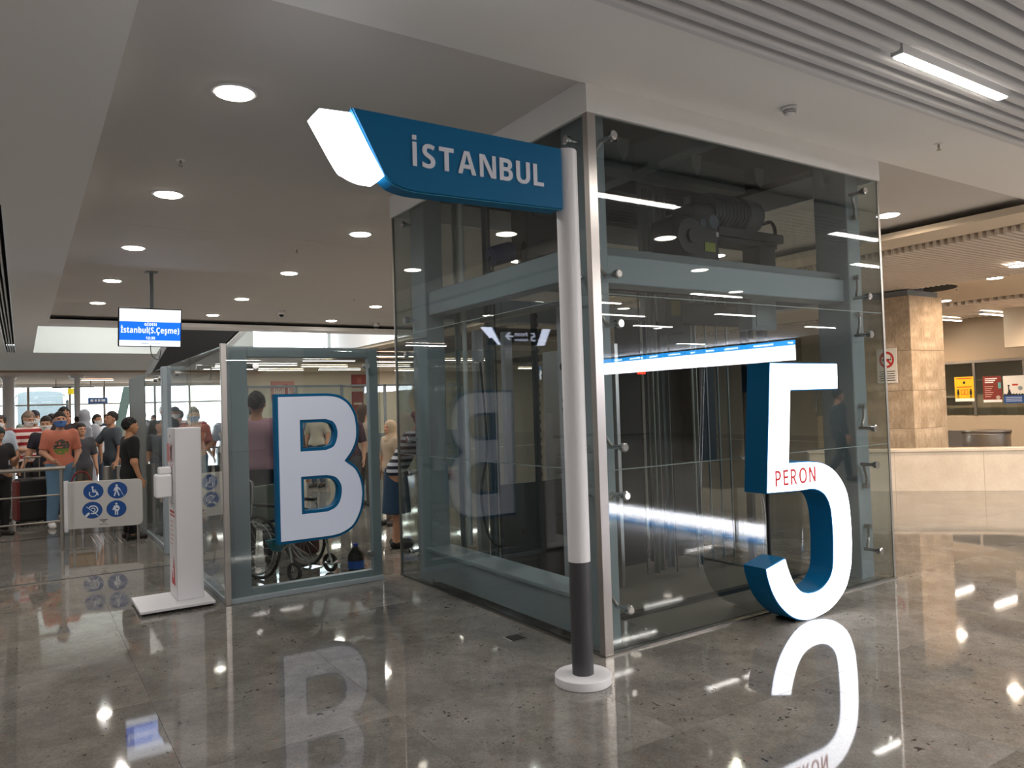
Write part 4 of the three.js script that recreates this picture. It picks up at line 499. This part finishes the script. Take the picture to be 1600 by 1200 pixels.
  // steel bollard bins by the notice board
  const bn = tag(group('steel_bin', [1.05, 0, -12.5]), 'pair of small steel ash bins behind the notice board', 'bin'); for (const x of [0, 0.16]) obj('drum', cyl([x, 0, 0], [x, 0.88, 0], 0.065, 0.065, 20), M.steel, bn);
}

// ---------------------------------------------------------------- people
// surface nets over a signed distance field
function mesh(field, lo, hi, cell) {
  const n = [0, 1, 2].map(i => Math.ceil((hi[i] - lo[i]) / cell) + 2), [nx, ny, nz] = n, val = new Float32Array(nx * ny * nz), id = (i, j, k) => (k * ny + j) * nx + i;
  for (let k = 0; k < nz; k++) for (let j = 0; j < ny; j++) for (let i = 0; i < nx; i++) val[id(i, j, k)] = field(lo[0] + i * cell, lo[1] + j * cell, lo[2] + k * cell);
  const vi = new Int32Array(nx * ny * nz).fill(-1), pos = [], idx = [];
  for (let k = 0; k < nz - 1; k++) for (let j = 0; j < ny - 1; j++) for (let i = 0; i < nx - 1; i++) {
    let c = 0, x = 0, y = 0, z = 0; const v = [];
    for (let q = 0; q < 8; q++) v.push(val[id(i + (q & 1), j + (q >> 1 & 1), k + (q >> 2))]);
    for (const [a, b] of EDGES) if ((v[a] < 0) !== (v[b] < 0)) { const t = v[a] / (v[a] - v[b]); x += (a & 1) + t * ((b & 1) - (a & 1)); y += (a >> 1 & 1) + t * ((b >> 1 & 1) - (a >> 1 & 1)); z += (a >> 2) + t * ((b >> 2) - (a >> 2)); c++; }
    if (c) { vi[id(i, j, k)] = pos.length / 3; pos.push(lo[0] + (i + x / c) * cell, lo[1] + (j + y / c) * cell, lo[2] + (k + z / c) * cell); }
  }
  const quad = (a, b, c, d, f) => { if (a < 0 || b < 0 || c < 0 || d < 0) return; if (f) idx.push(a, b, c, a, c, d); else idx.push(a, c, b, a, d, c); };
  for (let k = 1; k < nz - 1; k++) for (let j = 1; j < ny - 1; j++) for (let i = 1; i < nx - 1; i++) {
    const s = val[id(i, j, k)] < 0;
    if (s !== val[id(i + 1, j, k)] < 0) quad(vi[id(i, j - 1, k - 1)], vi[id(i, j, k - 1)], vi[id(i, j, k)], vi[id(i, j - 1, k)], s);
    if (s !== val[id(i, j + 1, k)] < 0) quad(vi[id(i - 1, j, k - 1)], vi[id(i - 1, j, k)], vi[id(i, j, k)], vi[id(i, j, k - 1)], s);
    if (s !== val[id(i, j, k + 1)] < 0) quad(vi[id(i - 1, j - 1, k)], vi[id(i, j - 1, k)], vi[id(i, j, k)], vi[id(i - 1, j, k)], s);
  }
  const g = new THREE.BufferGeometry(); g.setAttribute('position', new THREE.Float32BufferAttribute(pos, 3)); g.setIndex(idx); g.computeVertexNormals();
  g.setAttribute('uv', new THREE.Float32BufferAttribute(new Float32Array(pos.length / 3 * 2).map((_, i) => pos[Math.floor(i / 2) * 3 + (i % 2)]), 2)); return g;
}
const EDGES = [[0, 1], [2, 3], [4, 5], [6, 7], [0, 2], [1, 3], [4, 6], [5, 7], [0, 4], [1, 5], [2, 6], [3, 7]];
const smin = (a, b, k) => { const h = Math.max(k - Math.abs(a - b), 0) / k; return Math.min(a, b) - h * h * k * 0.25; };
function capsule(p, q, r0, r1, flat = 1) { const [ax, ay, az] = p, dx = q[0] - ax, dy = q[1] - ay, dz = q[2] - az, L = dx * dx + dy * dy + dz * dz || 1e-9; return (x, y, z) => { let t = ((x - ax) * dx + (y - ay) * dy + (z - az) * dz) / L; t = t < 0 ? 0 : t > 1 ? 1 : t; const ex = x - ax - t * dx, ey = y - ay - t * dy, ez = (z - az - t * dz) / flat; return (Math.sqrt(ex * ex + ey * ey + ez * ez) - (r0 + (r1 - r0) * t)) * (flat < 1 ? flat + 0.1 : 1); }; }
const ell = (c, r) => (x, y, z) => { const a = (x - c[0]) / r[0], b = (y - c[1]) / r[1], d = (z - c[2]) / r[2], l = Math.sqrt(a * a + b * b + d * d); return (l - 1) * Math.min(...r); };
const union = (fs, k) => (x, y, z) => { let d = 1e3; for (const f of fs) d = smin(d, f(x, y, z), k); return d; };
// a head at the origin (chin at about -0.11, crown 0.12, face towards +z)
const headField = (() => { const base = union([ell([0, 0.02, -0.012], [0.077, 0.1, 0.095]), ell([0, -0.045, 0.022], [0.056, 0.07, 0.066]), ell([0, -0.09, 0.048], [0.026, 0.022, 0.026])], 0.04), nose = union([capsule([0, 0.012, 0.083], [0, -0.022, 0.103], 0.008, 0.0125), capsule([-0.012, -0.026, 0.09], [0.012, -0.026, 0.09], 0.008, 0.008)], 0.008), lips = capsule([-0.019, -0.055, 0.083], [0.019, -0.055, 0.083], 0.0065, 0.0065), brow = capsule([-0.035, 0.026, 0.077], [0.035, 0.026, 0.077], 0.008, 0.008), ears = [-1, 1].map(s => ell([s * 0.079, -0.004, -0.012], [0.011, 0.031, 0.02])), sock = [-1, 1].map(s => ell([s * 0.031, 0.007, 0.089], [0.017, 0.011, 0.014]));
  return (x, y, z) => { let d = base(x, y, z); d = smin(d, nose(x, y, z), 0.012); d = smin(d, lips(x, y, z), 0.008); d = smin(d, brow(x, y, z), 0.014); for (const f of sock) d = -smin(-d, f(x, y, z), 0.01); for (const f of ears) d = smin(d, f(x, y, z), 0.01); return d; }; })();
const headGeo = mesh(headField, [-0.11, -0.14, -0.13], [0.11, 0.145, 0.13], 0.0045);
const hairGeos = { short: mesh((x, y, z) => { const s = ell([0, 0.03, -0.02], [0.088, 0.107, 0.102])(x, y, z) + 0.006 * Math.sin(75 * x + 1) * Math.sin(62 * y) * Math.sin(70 * z); return Math.max(s, -(y - 0.045 + 0.012 * Math.sin(90 * x) + Math.max(0, (-z + 0.03)) * 0.95), z - 0.078); }, [-0.12, -0.14, -0.15], [0.12, 0.16, 0.13], 0.006),
  long: mesh((x, y, z) => { const s = smin(ell([0, 0.03, -0.02], [0.088, 0.105, 0.102])(x, y, z), capsule([0, 0, -0.07], [0, -0.2, -0.075], 0.075, 0.05)(x, y, z), 0.03); return Math.max(s, -(y - 0.05 + Math.max(0, (-z + 0.035)) * 3), z - 0.08); }, [-0.13, -0.28, -0.18], [0.13, 0.16, 0.13], 0.007),
  bun: mesh((x, y, z) => { const s = smin(ell([0, 0.03, -0.02], [0.086, 0.103, 0.1])(x, y, z), ell([0, 0.06, -0.125], [0.04, 0.04, 0.035])(x, y, z), 0.02); return Math.max(s, -(y - 0.04 + Math.max(0, (-z + 0.03)) * 1.1), z - 0.078); }, [-0.12, -0.14, -0.19], [0.12, 0.16, 0.13], 0.006),
  scarf: mesh((x, y, z) => { const s = smin(ell([0, 0.02, -0.02], [0.093, 0.115, 0.108])(x, y, z), capsule([0, -0.08, -0.02], [0, -0.2, -0.02], 0.08, 0.12)(x, y, z), 0.05); return Math.max(s, -ell([0, -0.01, 0.11], [0.062, 0.085, 0.09])(x, y, z)); }, [-0.16, -0.34, -0.18], [0.16, 0.17, 0.16], 0.008) };
const maskGeo = mesh((x, y, z) => { const s = Math.abs(headField(x, y, z) - 0.009) - 0.004; return Math.max(s, y + 0.012 + Math.abs(x) * 0.15, -y - 0.115, -z + 0.012); }, [-0.1, -0.13, 0], [0.1, 0.01, 0.13], 0.0045);
const eyeGeo = join([-1, 1].map(s => new THREE.SphereGeometry(0.0095, 10, 8).translate(s * 0.031, 0.006, 0.074)));
// a right-side hand reaching along -y, palm facing inwards; fingers unequal and bent, thumb from the side of the palm
const handGeo = (() => { const f = [], fl = [0.066, 0.074, 0.07, 0.055]; f.push(capsule([0, 0, 0], [0, -0.075, 0.004], 0.026, 0.03, 1));
  const fs = [union([ell([0, -0.045, 0.002], [0.014, 0.052, 0.04]), capsule([0, 0.02, 0], [0, -0.02, 0], 0.024, 0.02)], 0.02)];
  fl.forEach((l, i) => { const z = 0.03 - i * 0.02, y = -0.088 + Math.abs(i - 1.4) * 0.006; fs.push(union([capsule([0, y + 0.02, z], [-0.004, y - l * 0.45, z * 1.08], 0.0092, 0.0085), capsule([-0.004, y - l * 0.45, z * 1.08], [-0.02, y - l * 0.85, z * 1.05], 0.0085, 0.0072)], 0.004)); });
  fs.push(union([capsule([0, -0.02, 0.03], [-0.012, -0.055, 0.058], 0.0115, 0.0095), capsule([-0.012, -0.055, 0.058], [-0.018, -0.088, 0.06], 0.0095, 0.008)], 0.005));
  return mesh((x, y, z) => { let d = 1e3; for (const q of fs) d = smin(d, q(x, y, z), 0.004); return d; }, [-0.05, -0.18, -0.06], [0.05, 0.05, 0.085], 0.0042); })();
const M4 = () => new THREE.Matrix4();
function person(o) {
  const g = tag(group('person', [o.x, o.y || 0, o.z], o.turn || 0), o.label, 'person'); const K = (o.h || 1.7) / 1.72, cell = o.cell || 0.017, fat = o.fat || 1;
  g.scale.setScalar(K);
  const lean = o.lean || 0, up = (y, x = 0, z = 0) => { const d = y - 0.92; return [x, 0.92 + d * Math.cos(lean) - z * Math.sin(lean), d * Math.sin(lean) + z * Math.cos(lean)]; };
  const sh = [-1, 1].map(s => up(1.4, s * 0.168 * (fat * 0.5 + 0.5))), hip = [-1, 1].map(s => [s * 0.088, 0.9, 0]);
  const arm = (o.arms || [null, null]).map((a, i) => { const s = i ? 1 : -1, d = a || [[s * 0.24, 1.11, -0.02], [s * 0.25, 0.87, 0.05]]; return d.map(p => (o.lean && !a) ? up(...[p[1], p[0], p[2]]) : p); });
  const leg = (o.legs || [null, null]).map((l, i) => { const s = i ? 1 : -1; return l || [[s * 0.095, 0.49, 0.015], [s * 0.1, 0.085, -0.02]]; });
  const T = r => [capsule(up(1.33, -0.1), up(1.33, 0.1), 0.105 * fat + r, 0.105 * fat + r, 0.8), capsule(up(1.3), up(1.0), 0.135 * fat + r, 0.13 * fat + r, 0.78), capsule([-0.075, 0.93, 0], [0.075, 0.93, 0], 0.115 * fat + r, 0.115 * fat + r, 0.9)];
  const neck = capsule(up(1.4, 0, -0.01), up(1.52, 0, 0.0), 0.058, 0.05);
  const UA = (i, r) => capsule(sh[i], arm[i][0], 0.055 + r, 0.043 + r), FA = (i, r) => capsule(arm[i][0], arm[i][1], 0.042 + r, 0.028 + r), TH = (i, r) => capsule(hip[i], leg[i][0], 0.088 * fat + r, 0.058 + r), SH = (i, r) => capsule(leg[i][0], leg[i][1], 0.056 + r, 0.036 + r);
  const xs = [...sh, ...arm.flat(), ...leg.flat(), up(1.5)], lo = [0, 1, 2].map(i => Math.min(...xs.map(p => p[i])) - 0.19), hi = [0, 1, 2].map(i => Math.max(...xs.map(p => p[i])) + 0.19); lo[1] = 0.0; hi[1] = Math.max(hi[1], 1.2);
  const foot = i => [capsule([leg[i][1][0], 0.045, leg[i][1][2] - 0.03], [leg[i][1][0] * 1.08, 0.035, leg[i][1][2] + 0.16], 0.04, 0.036)];
  const body = mesh(union([...T(0), neck, UA(0, 0), UA(1, 0), FA(0, 0), FA(1, 0), TH(0, 0), TH(1, 0), SH(0, 0), SH(1, 0), ...foot(0), ...foot(1)], 0.045), lo, hi, cell);
  const hc = up(1.615, 0, 0.012), head = headGeo.clone(), HM = M4().makeRotationFromEuler(new THREE.Euler((o.nod || 0) + lean * 0.5, o.look || 0, 0, 'YXZ')).setPosition(...hc); head.applyMatrix4(HM);
  const hands = [0, 1].map(i => { const h = handGeo.clone(), a = V(...arm[i][0]), b = V(...arm[i][1]), d = b.clone().sub(a).normalize(); if (i === 0) { h.scale(-1, 1, 1); const ix = h.index.array; for (let q = 0; q < ix.length; q += 3) { const t = ix[q]; ix[q] = ix[q + 1]; ix[q + 1] = t; } h.computeVertexNormals(); } h.applyQuaternion(new THREE.Quaternion().setFromUnitVectors(V(0, -1, 0), d)); h.translate(b.x, b.y, b.z); return h; });
  const skin = std(o.skin || 0xb98a6e, 0.6); obj('body', [body, head, ...hands], skin, g);
  const place = (name, geo, mat) => { const m = obj(name, geo, mat, g); m.applyMatrix4(HM); return m; };
  if (o.hair !== 'none') place(o.hair === 'scarf' ? 'headscarf' : 'hair', hairGeos[o.hair || 'short'], std(o.hairColor || 0x1c1512, 0.75)); place('eyes', eyeGeo, std(0x16110f, 0.3)); if (o.mask) place('face_mask', maskGeo, std(o.mask, 0.85));
  if (o.cap) { place('cap', join([new THREE.SphereGeometry(0.106, 20, 10, 0, 6.3, 0, 1.5).scale(0.9, 0.95, 1).translate(0, 0.045, -0.015), rbox(-0.06, 0.06, 0.045, 0.055, 0.07, 0.15, 0.004)]), std(o.cap, 0.8)); }
  // shirt
  const sl = o.sleeve === undefined ? 0.9 : o.sleeve, hem = o.hem || 0.86, top = [...T(0.016)];
  const cutArm = (i, t) => { const a = V(...sh[i]), b = V(...arm[i][0]), d = b.clone().sub(a), n = d.clone().normalize(), L = d.length(); return (x, y, z) => (x - a.x) * n.x + (y - a.y) * n.y + (z - a.z) * n.z - L * t; };
  const arms = [0, 1].map(i => { const f = sl > 1 ? union([UA(i, 0.018), FA(i, 0.016)], 0.03) : UA(i, 0.02), c = cutArm(i, Math.min(sl, 1)); if (sl > 1) { const a = V(...arm[i][0]), b = V(...arm[i][1]), n = b.clone().sub(a), L = n.length(); n.normalize(); return (x, y, z) => Math.max(f(x, y, z), (x - a.x) * n.x + (y - a.y) * n.y + (z - a.z) * n.z - L * 0.93); } return (x, y, z) => Math.max(f(x, y, z), c(x, y, z)); });
  const nk = up(1.475, 0, -0.01), torso = union(top, 0.05), sf = (x, y, z) => { let d = Math.max(torso(x, y, z), hem - y); for (const a of arms) d = smin(d, a(x, y, z), 0.035); return Math.max(d, -(Math.hypot(x - nk[0], y - nk[1], z - nk[2]) - 0.066)); };
  const shirt = typeof o.shirt === 'number' ? std(o.shirt, 0.85) : o.shirt; obj(o.shirtName || 'shirt', mesh(sf, lo, hi, cell), shirt, g);
  // trousers or skirt
  if (o.skirt) { const f = (x, y, z) => { const r = 0.155 + (0.96 - y) * 0.1, d = Math.hypot(x, z * 1.15) - r; return Math.max(d, y - 0.97, o.skirt - y); }; obj('skirt', mesh(f, [-0.34, o.skirt - 0.05, -0.3], [0.34, 1.03, 0.3], cell), std(o.pants, 0.85), g); }
  else { const w = o.wide || 0.016, pf = union([capsule([-0.075, 0.93, 0], [0.075, 0.93, 0], 0.117 * fat + 0.01, 0.117 * fat + 0.01, 0.9), TH(0, w), TH(1, w), SH(0, w + 0.006), SH(1, w + 0.006)], 0.03), end = o.shorts || 0.085; obj('trousers', mesh((x, y, z) => Math.max(pf(x, y, z), end - y, y - 1.0), [lo[0], 0.02, lo[2]], [hi[0], 1.06, hi[2]], cell), std(o.pants, 0.85), g); }
  for (const i of [0, 1]) { const f = foot(i)[0]; obj('shoe', mesh((x, y, z) => Math.max(f(x, y, z) - 0.01, -y), [leg[i][1][0] - 0.1, -0.02, leg[i][1][2] - 0.12], [leg[i][1][0] + 0.11, 0.13, leg[i][1][2] + 0.26], 0.012), std(o.shoes || 0x26211f, 0.6), g); }
  return g;
}
const stripeTex = (a, b, n, vert) => { const t = dataTexture(64, (u, v) => { const s = Math.floor((vert ? u : v) * 2) % 2; return s ? a : b; }); t.repeat.set(n, n); return t; };
const printTex = (() => { const n = noise2(12, 77), k = noise2(30, 78); const t = dataTexture(128, (u, v) => { const d = Math.hypot((u - 0.5) * 1.1, v - 0.5), s = n(u, v); if (d < 0.32 + 0.12 * s && s > 0.3) return v < 0.42 ? [112, 140, 60] : k(u, v) > 0.5 ? [108, 100, 92] : [70, 64, 60]; return [206, 124, 100]; }); t.wrapS = t.wrapT = THREE.ClampToEdgeWrapping; t.repeat.set(3.2, 3.4); t.offset.set(0.5, -3.4 * 1.2 + 0.5); return t; })();
const backPack = (p, c, name = 'backpack') => { obj(name, [rbox(-0.15, 0.15, 1.0, 1.42, -0.27, -0.11, 0.05, 3), rbox(-0.11, 0.11, 1.02, 1.22, -0.31, -0.25, 0.03, 3)], std(c, 0.8), p); };
// queue on the left
person({ x: 0.48, z: -13.1, h: 1.69, turn: 0.12, cell: 0.013, label: 'woman in an orange printed t-shirt and jeans wearing a blue mask', shirt: std(0xffffff, 0.85, 0, { map: printTex }), sleeve: 0.85, hem: 0.9, pants: 0x5f7f99, wide: 0.028, shoes: 0xdedcda, mask: 0x4f77b5, hair: 'bun', hairColor: 0x241a16, skin: 0xc08f74, arms: [[[-0.23, 1.13, 0], [-0.12, 1.0, 0.2]], [[0.24, 1.12, -0.02], [0.17, 0.98, 0.18]]], legs: [[[-0.1, 0.49, 0.04], [-0.13, 0.085, 0.03]], [[0.09, 0.49, 0.01], [0.08, 0.085, -0.08]]] });
person({ x: 0.1, z: -15.3, h: 1.72, turn: 0.5, label: 'man in a red and white striped shirt looking down', fat: 1.15, shirt: std(0xffffff, 0.85, 0, { map: stripeTex([150, 32, 36], [226, 206, 200], 9) }), pants: 0x2b2a2c, nod: 0.35, hairColor: 0x8b7868, mask: 0xe6dfda, skin: 0xc49a80, arms: [[[-0.27, 1.12, 0.02], [-0.1, 1.08, 0.24]], null] });
person({ x: 0.33, z: -14.2, h: 1.63, turn: -0.2, label: 'dark haired woman in navy with white mask beside the orange t-shirt', shirt: 0x23222c, sleeve: 0.7, pants: 0x1d1b1f, mask: 0xe8e6e2, hair: 'long', hairColor: 0x1f1512, nod: 0.2, arms: [[[-0.25, 1.12, 0.02], [-0.33, 0.9, 0.12]], [[0.24, 1.1, 0.03], [0.1, 1.0, 0.22]]] });
person({ x: -0.32, z: -14.4, h: 1.68, turn: 0.2, label: 'person in a light blue shirt and white mask at the left edge', shirt: 0xb4c0cc, pants: 0x3a3c44, mask: 0xe4e2e0, hairColor: 0x4a382c });
person({ x: -0.28, z: -12.7, h: 1.5, turn: 0.6, label: 'person in black with dark green headscarf at the left end of the railing', shirt: 0x191618, sleeve: 0.6, pants: 0x151416, hair: 'scarf', hairColor: 0x1f3230, nod: 0.5, arms: [[[-0.23, 1.15, 0.05], [-0.1, 1.02, 0.26]], [[0.24, 1.13, 0.02], [0.16, 1.22, 0.24]]] });
person({ x: 0.62, z: -15.2, h: 1.78, turn: 0.2, label: 'tall dark haired man behind the woman in orange', shirt: 0x2f2a2a, pants: 0x2a2a30, skin: 0xb07c5e });
person({ x: 0.82, z: -14.3, h: 1.5, turn: 0.3, label: 'dark haired teenager behind the right shoulder of the orange t-shirt', shirt: 0x3b3c42, pants: 0x46403a, hair: 'long' });
{ const p = person({ x: 0.98, z: -16, h: 1.74, turn: 2.9, label: 'person in pale grey clothes seen from behind with grey backpack', shirt: 0xa8acb4, pants: 0x9a9ea8, wide: 0.03, hair: 'scarf', hairColor: 0x9b9ea6 }); backPack(p, 0x8a8e98); }
person({ x: 1.3, z: -14.6, h: 1.68, turn: -1.2, label: 'person in a dark grey t-shirt with one arm stretched out', shirt: 0x4a525a, pants: 0x3b4a52, arms: [[[-0.3, 1.18, 0.12], [-0.2, 1.05, 0.34]], null] });
person({ x: 0.2, z: -16.7, h: 1.74, turn: 0.1, label: 'person with a dark cap behind the striped shirt', shirt: 0x9a8d88, pants: 0x44444a, cap: 0x23222e, mask: 0xd9d9d9 });
person({ x: 1.19, z: -11.05, h: 1.57, turn: 1.75, cell: 0.014, label: 'man in a black t-shirt and black trousers beside the notice board', shirt: 0x0d0d0f, sleeve: 0.85, pants: 0x111217, hairColor: 0x120e0c, skin: 0xb98563 });
// behind the letter panel
person({ x: 2.1, z: -8.2, h: 1.8, turn: 2.8, cell: 0.014, fat: 1.12, label: 'man in a dusty pink shirt seen from behind left of the letter B', shirt: 0x9c7480, sleeve: 0.9, hem: 0.95, pants: 0x14161c, hairColor: 0x14100f, skin: 0x9b6a48 });
person({ x: 2.75, z: -9.3, h: 1.66, turn: 0.4, label: 'person in black seen through the upper opening of the letter B', shirt: 0x151314, sleeve: 1.2, pants: 0x1c1b1e, mask: 0xb9b2a8, hair: 'scarf', hairColor: 0x181516 });
person({ x: 4.3, z: -11.3, h: 1.64, turn: -0.6, label: 'elderly man in a dark plaid shirt with a white mask', shirt: std(0xffffff, 0.85, 0, { map: stripeTex([74, 36, 46], [46, 30, 48], 12, true) }), pants: 0x4b4a4c, hairColor: 0x9a8a7c, mask: 0xdcd8d4, cap: 0x8d7a66 });
person({ x: 3.62, z: -8.05, h: 1.62, turn: 1.2, lean: 0.5, cell: 0.014, label: 'woman in a navy striped top and blue skirt bending beside the shaft', shirt: std(0xffffff, 0.85, 0, { map: stripeTex([24, 28, 44], [196, 200, 208], 13) }), sleeve: 1.2, hem: 0.88, pants: 0x274059, skirt: 0.42, hair: 'bun', hairColor: 0x5a4030, arms: [[[-0.2, 1.0, 0.42], [-0.12, 0.86, 0.62]], [[0.2, 1.0, 0.42], [0.12, 0.86, 0.62]]] });
person({ x: 4.75, z: -11.8, h: 1.66, turn: 2.2, label: 'person in a pale top seen from behind near the shaft edge', shirt: 0xb8a490, pants: 0x5a4c44, hair: 'long', hairColor: 0x4a3426 });
person({ x: 4.25, z: -9.6, h: 1.42, turn: -1.4, label: 'short person with light headscarf standing beside the striped top', shirt: 0xa89680, pants: 0x6a5c50, hair: 'scarf', hairColor: 0xb09a80 });
person({ x: 1.95, z: -12.4, h: 1.66, turn: -1.6, label: 'person in a brown jacket seen through the glazed side wall', shirt: 0x3a2c26, sleeve: 1.2, pants: 0x2b2b2f });
person({ x: 12.6, z: 0.95, h: 1.68, turn: 2.2, label: 'person in dark clothes walking through the hall behind the viewer', shirt: 0x33363a, sleeve: 1.2, pants: 0x25272b, legs: [[[-0.1, 0.5, 0.14], [-0.1, 0.09, 0.2]], [[0.1, 0.49, -0.04], [0.1, 0.13, -0.28]]] });
// distant crowd before the far glazing
const tops = [0x6d7076, 0xb8bcc4, 0x3e4a5e, 0x8c5a50, 0x2c2c30, 0xa8a090, 0x56708a, 0x7a8a80];
const crowd = [[0.55, -19], [1.35, -18.2], [1.7, -19.6], [-0.35, -19.5], [0.95, -21.5], [2.2, -22], [1.5, -23.5], [0.1, -22.8], [2.9, -24.5], [0.75, -26], [2.3, -27.5], [3.4, -29], [1.6, -30], [5.2, -15.5], [6.4, -19.5], [5.6, -22.5], [8.2, -24], [-0.5, -25], [4.1, -20.4]];
const where = ['directly behind the queue', 'behind the grey backpack', 'right of the leaning strut', 'at the left picture edge behind the queue', 'in the middle of the far queue', 'near the foot of the struts', 'before the blue hanging sign', 'left of the coach outside', 'far right before the glazing', 'under the yellow sign', 'beside the slim pale column', 'farthest right near the glazing', 'farthest in the middle', 'before the low glass partition', 'behind the low glass partition', 'deep in the waiting area', 'by the far cream wall', 'farthest at the left edge', 'between struts and partition'];
crowd.forEach(([x, z], i) => person({ x, z, h: 1.6 + 0.16 * rnd(), turn: (rnd() - 0.5) * 2 + (i % 3 === 0 ? 3 : 0), cell: 0.03, label: ['standing person in grey', 'standing person in pale grey', 'standing person in dark blue', 'standing person in dull red', 'standing person in black', 'standing person in beige', 'standing person in steel blue', 'standing person in grey green'][i % 8] + ' ' + where[i], shirt: tops[i % 8], pants: [0x2e3036, 0x3f4a58, 0x55504a][i % 3], hair: ['short', 'long', 'bun'][i % 3], hairColor: [0x1a1412, 0x2e221b, 0x463428][i % 3], mask: i % 2 ? 0xdcdcdc : 0 }));
// luggage
{
  const s = tag(group('suitcase', [0.14, 0, -13.6], 0.3), 'dark upright suitcase with red side beside the woman in jeans', 'suitcase');
  obj('shell', rbox(-0.24, 0.24, 0.07, 0.72, -0.13, 0.13, 0.05, 4), std(0x1b1918, 0.55), s); obj('red_side', rbox(-0.255, -0.2, 0.1, 0.69, -0.12, 0.12, 0.025, 3), std(0x6d1c18, 0.55), s); obj('zip', box(-0.245, 0.245, 0.38, 0.39, -0.134, 0.134), M.brushed, s);
  obj('pull_handle', [cyl([-0.1, 0.72, -0.05], [-0.1, 1.02, -0.05], 0.008), cyl([0.1, 0.72, -0.05], [0.1, 1.02, -0.05], 0.008), rbox(-0.12, 0.12, 1.01, 1.04, -0.07, -0.03, 0.01)], M.brushed, s); for (const [x, z] of [[-0.19, 0.09], [0.19, 0.09], [-0.19, -0.09], [0.19, -0.09]]) obj('wheel', cyl([x - 0.015, 0.035, z], [x + 0.015, 0.035, z], 0.035, 0.035, 16), M.rubber, s);
  const b = tag(group('tan_bag', [0.72, 0, -12.7]), 'tan shoulder bag standing behind the end of the railing', 'bag'); obj('body', rbox(-0.17, 0.17, 0.35, 0.68, -0.09, 0.09, 0.05, 3), std(0x9c7538, 0.75), b); obj('strap', tube([[-0.13, 0.66, 0], [-0.06, 0.8, 0], [0.06, 0.8, 0], [0.13, 0.66, 0]], 0.012, 20), std(0x7a2320, 0.7), b); obj('stool', [rbox(-0.17, 0.17, 0.3, 0.35, -0.12, 0.12, 0.01), cyl([-0.14, 0, 0.09], [-0.14, 0.3, 0.09], 0.012), cyl([0.14, 0, 0.09], [0.14, 0.3, 0.09], 0.012), cyl([-0.14, 0, -0.09], [-0.14, 0.3, -0.09], 0.012), cyl([0.14, 0, -0.09], [0.14, 0.3, -0.09], 0.012)], M.brushed, b);
}
renderer.render(scene, camera);
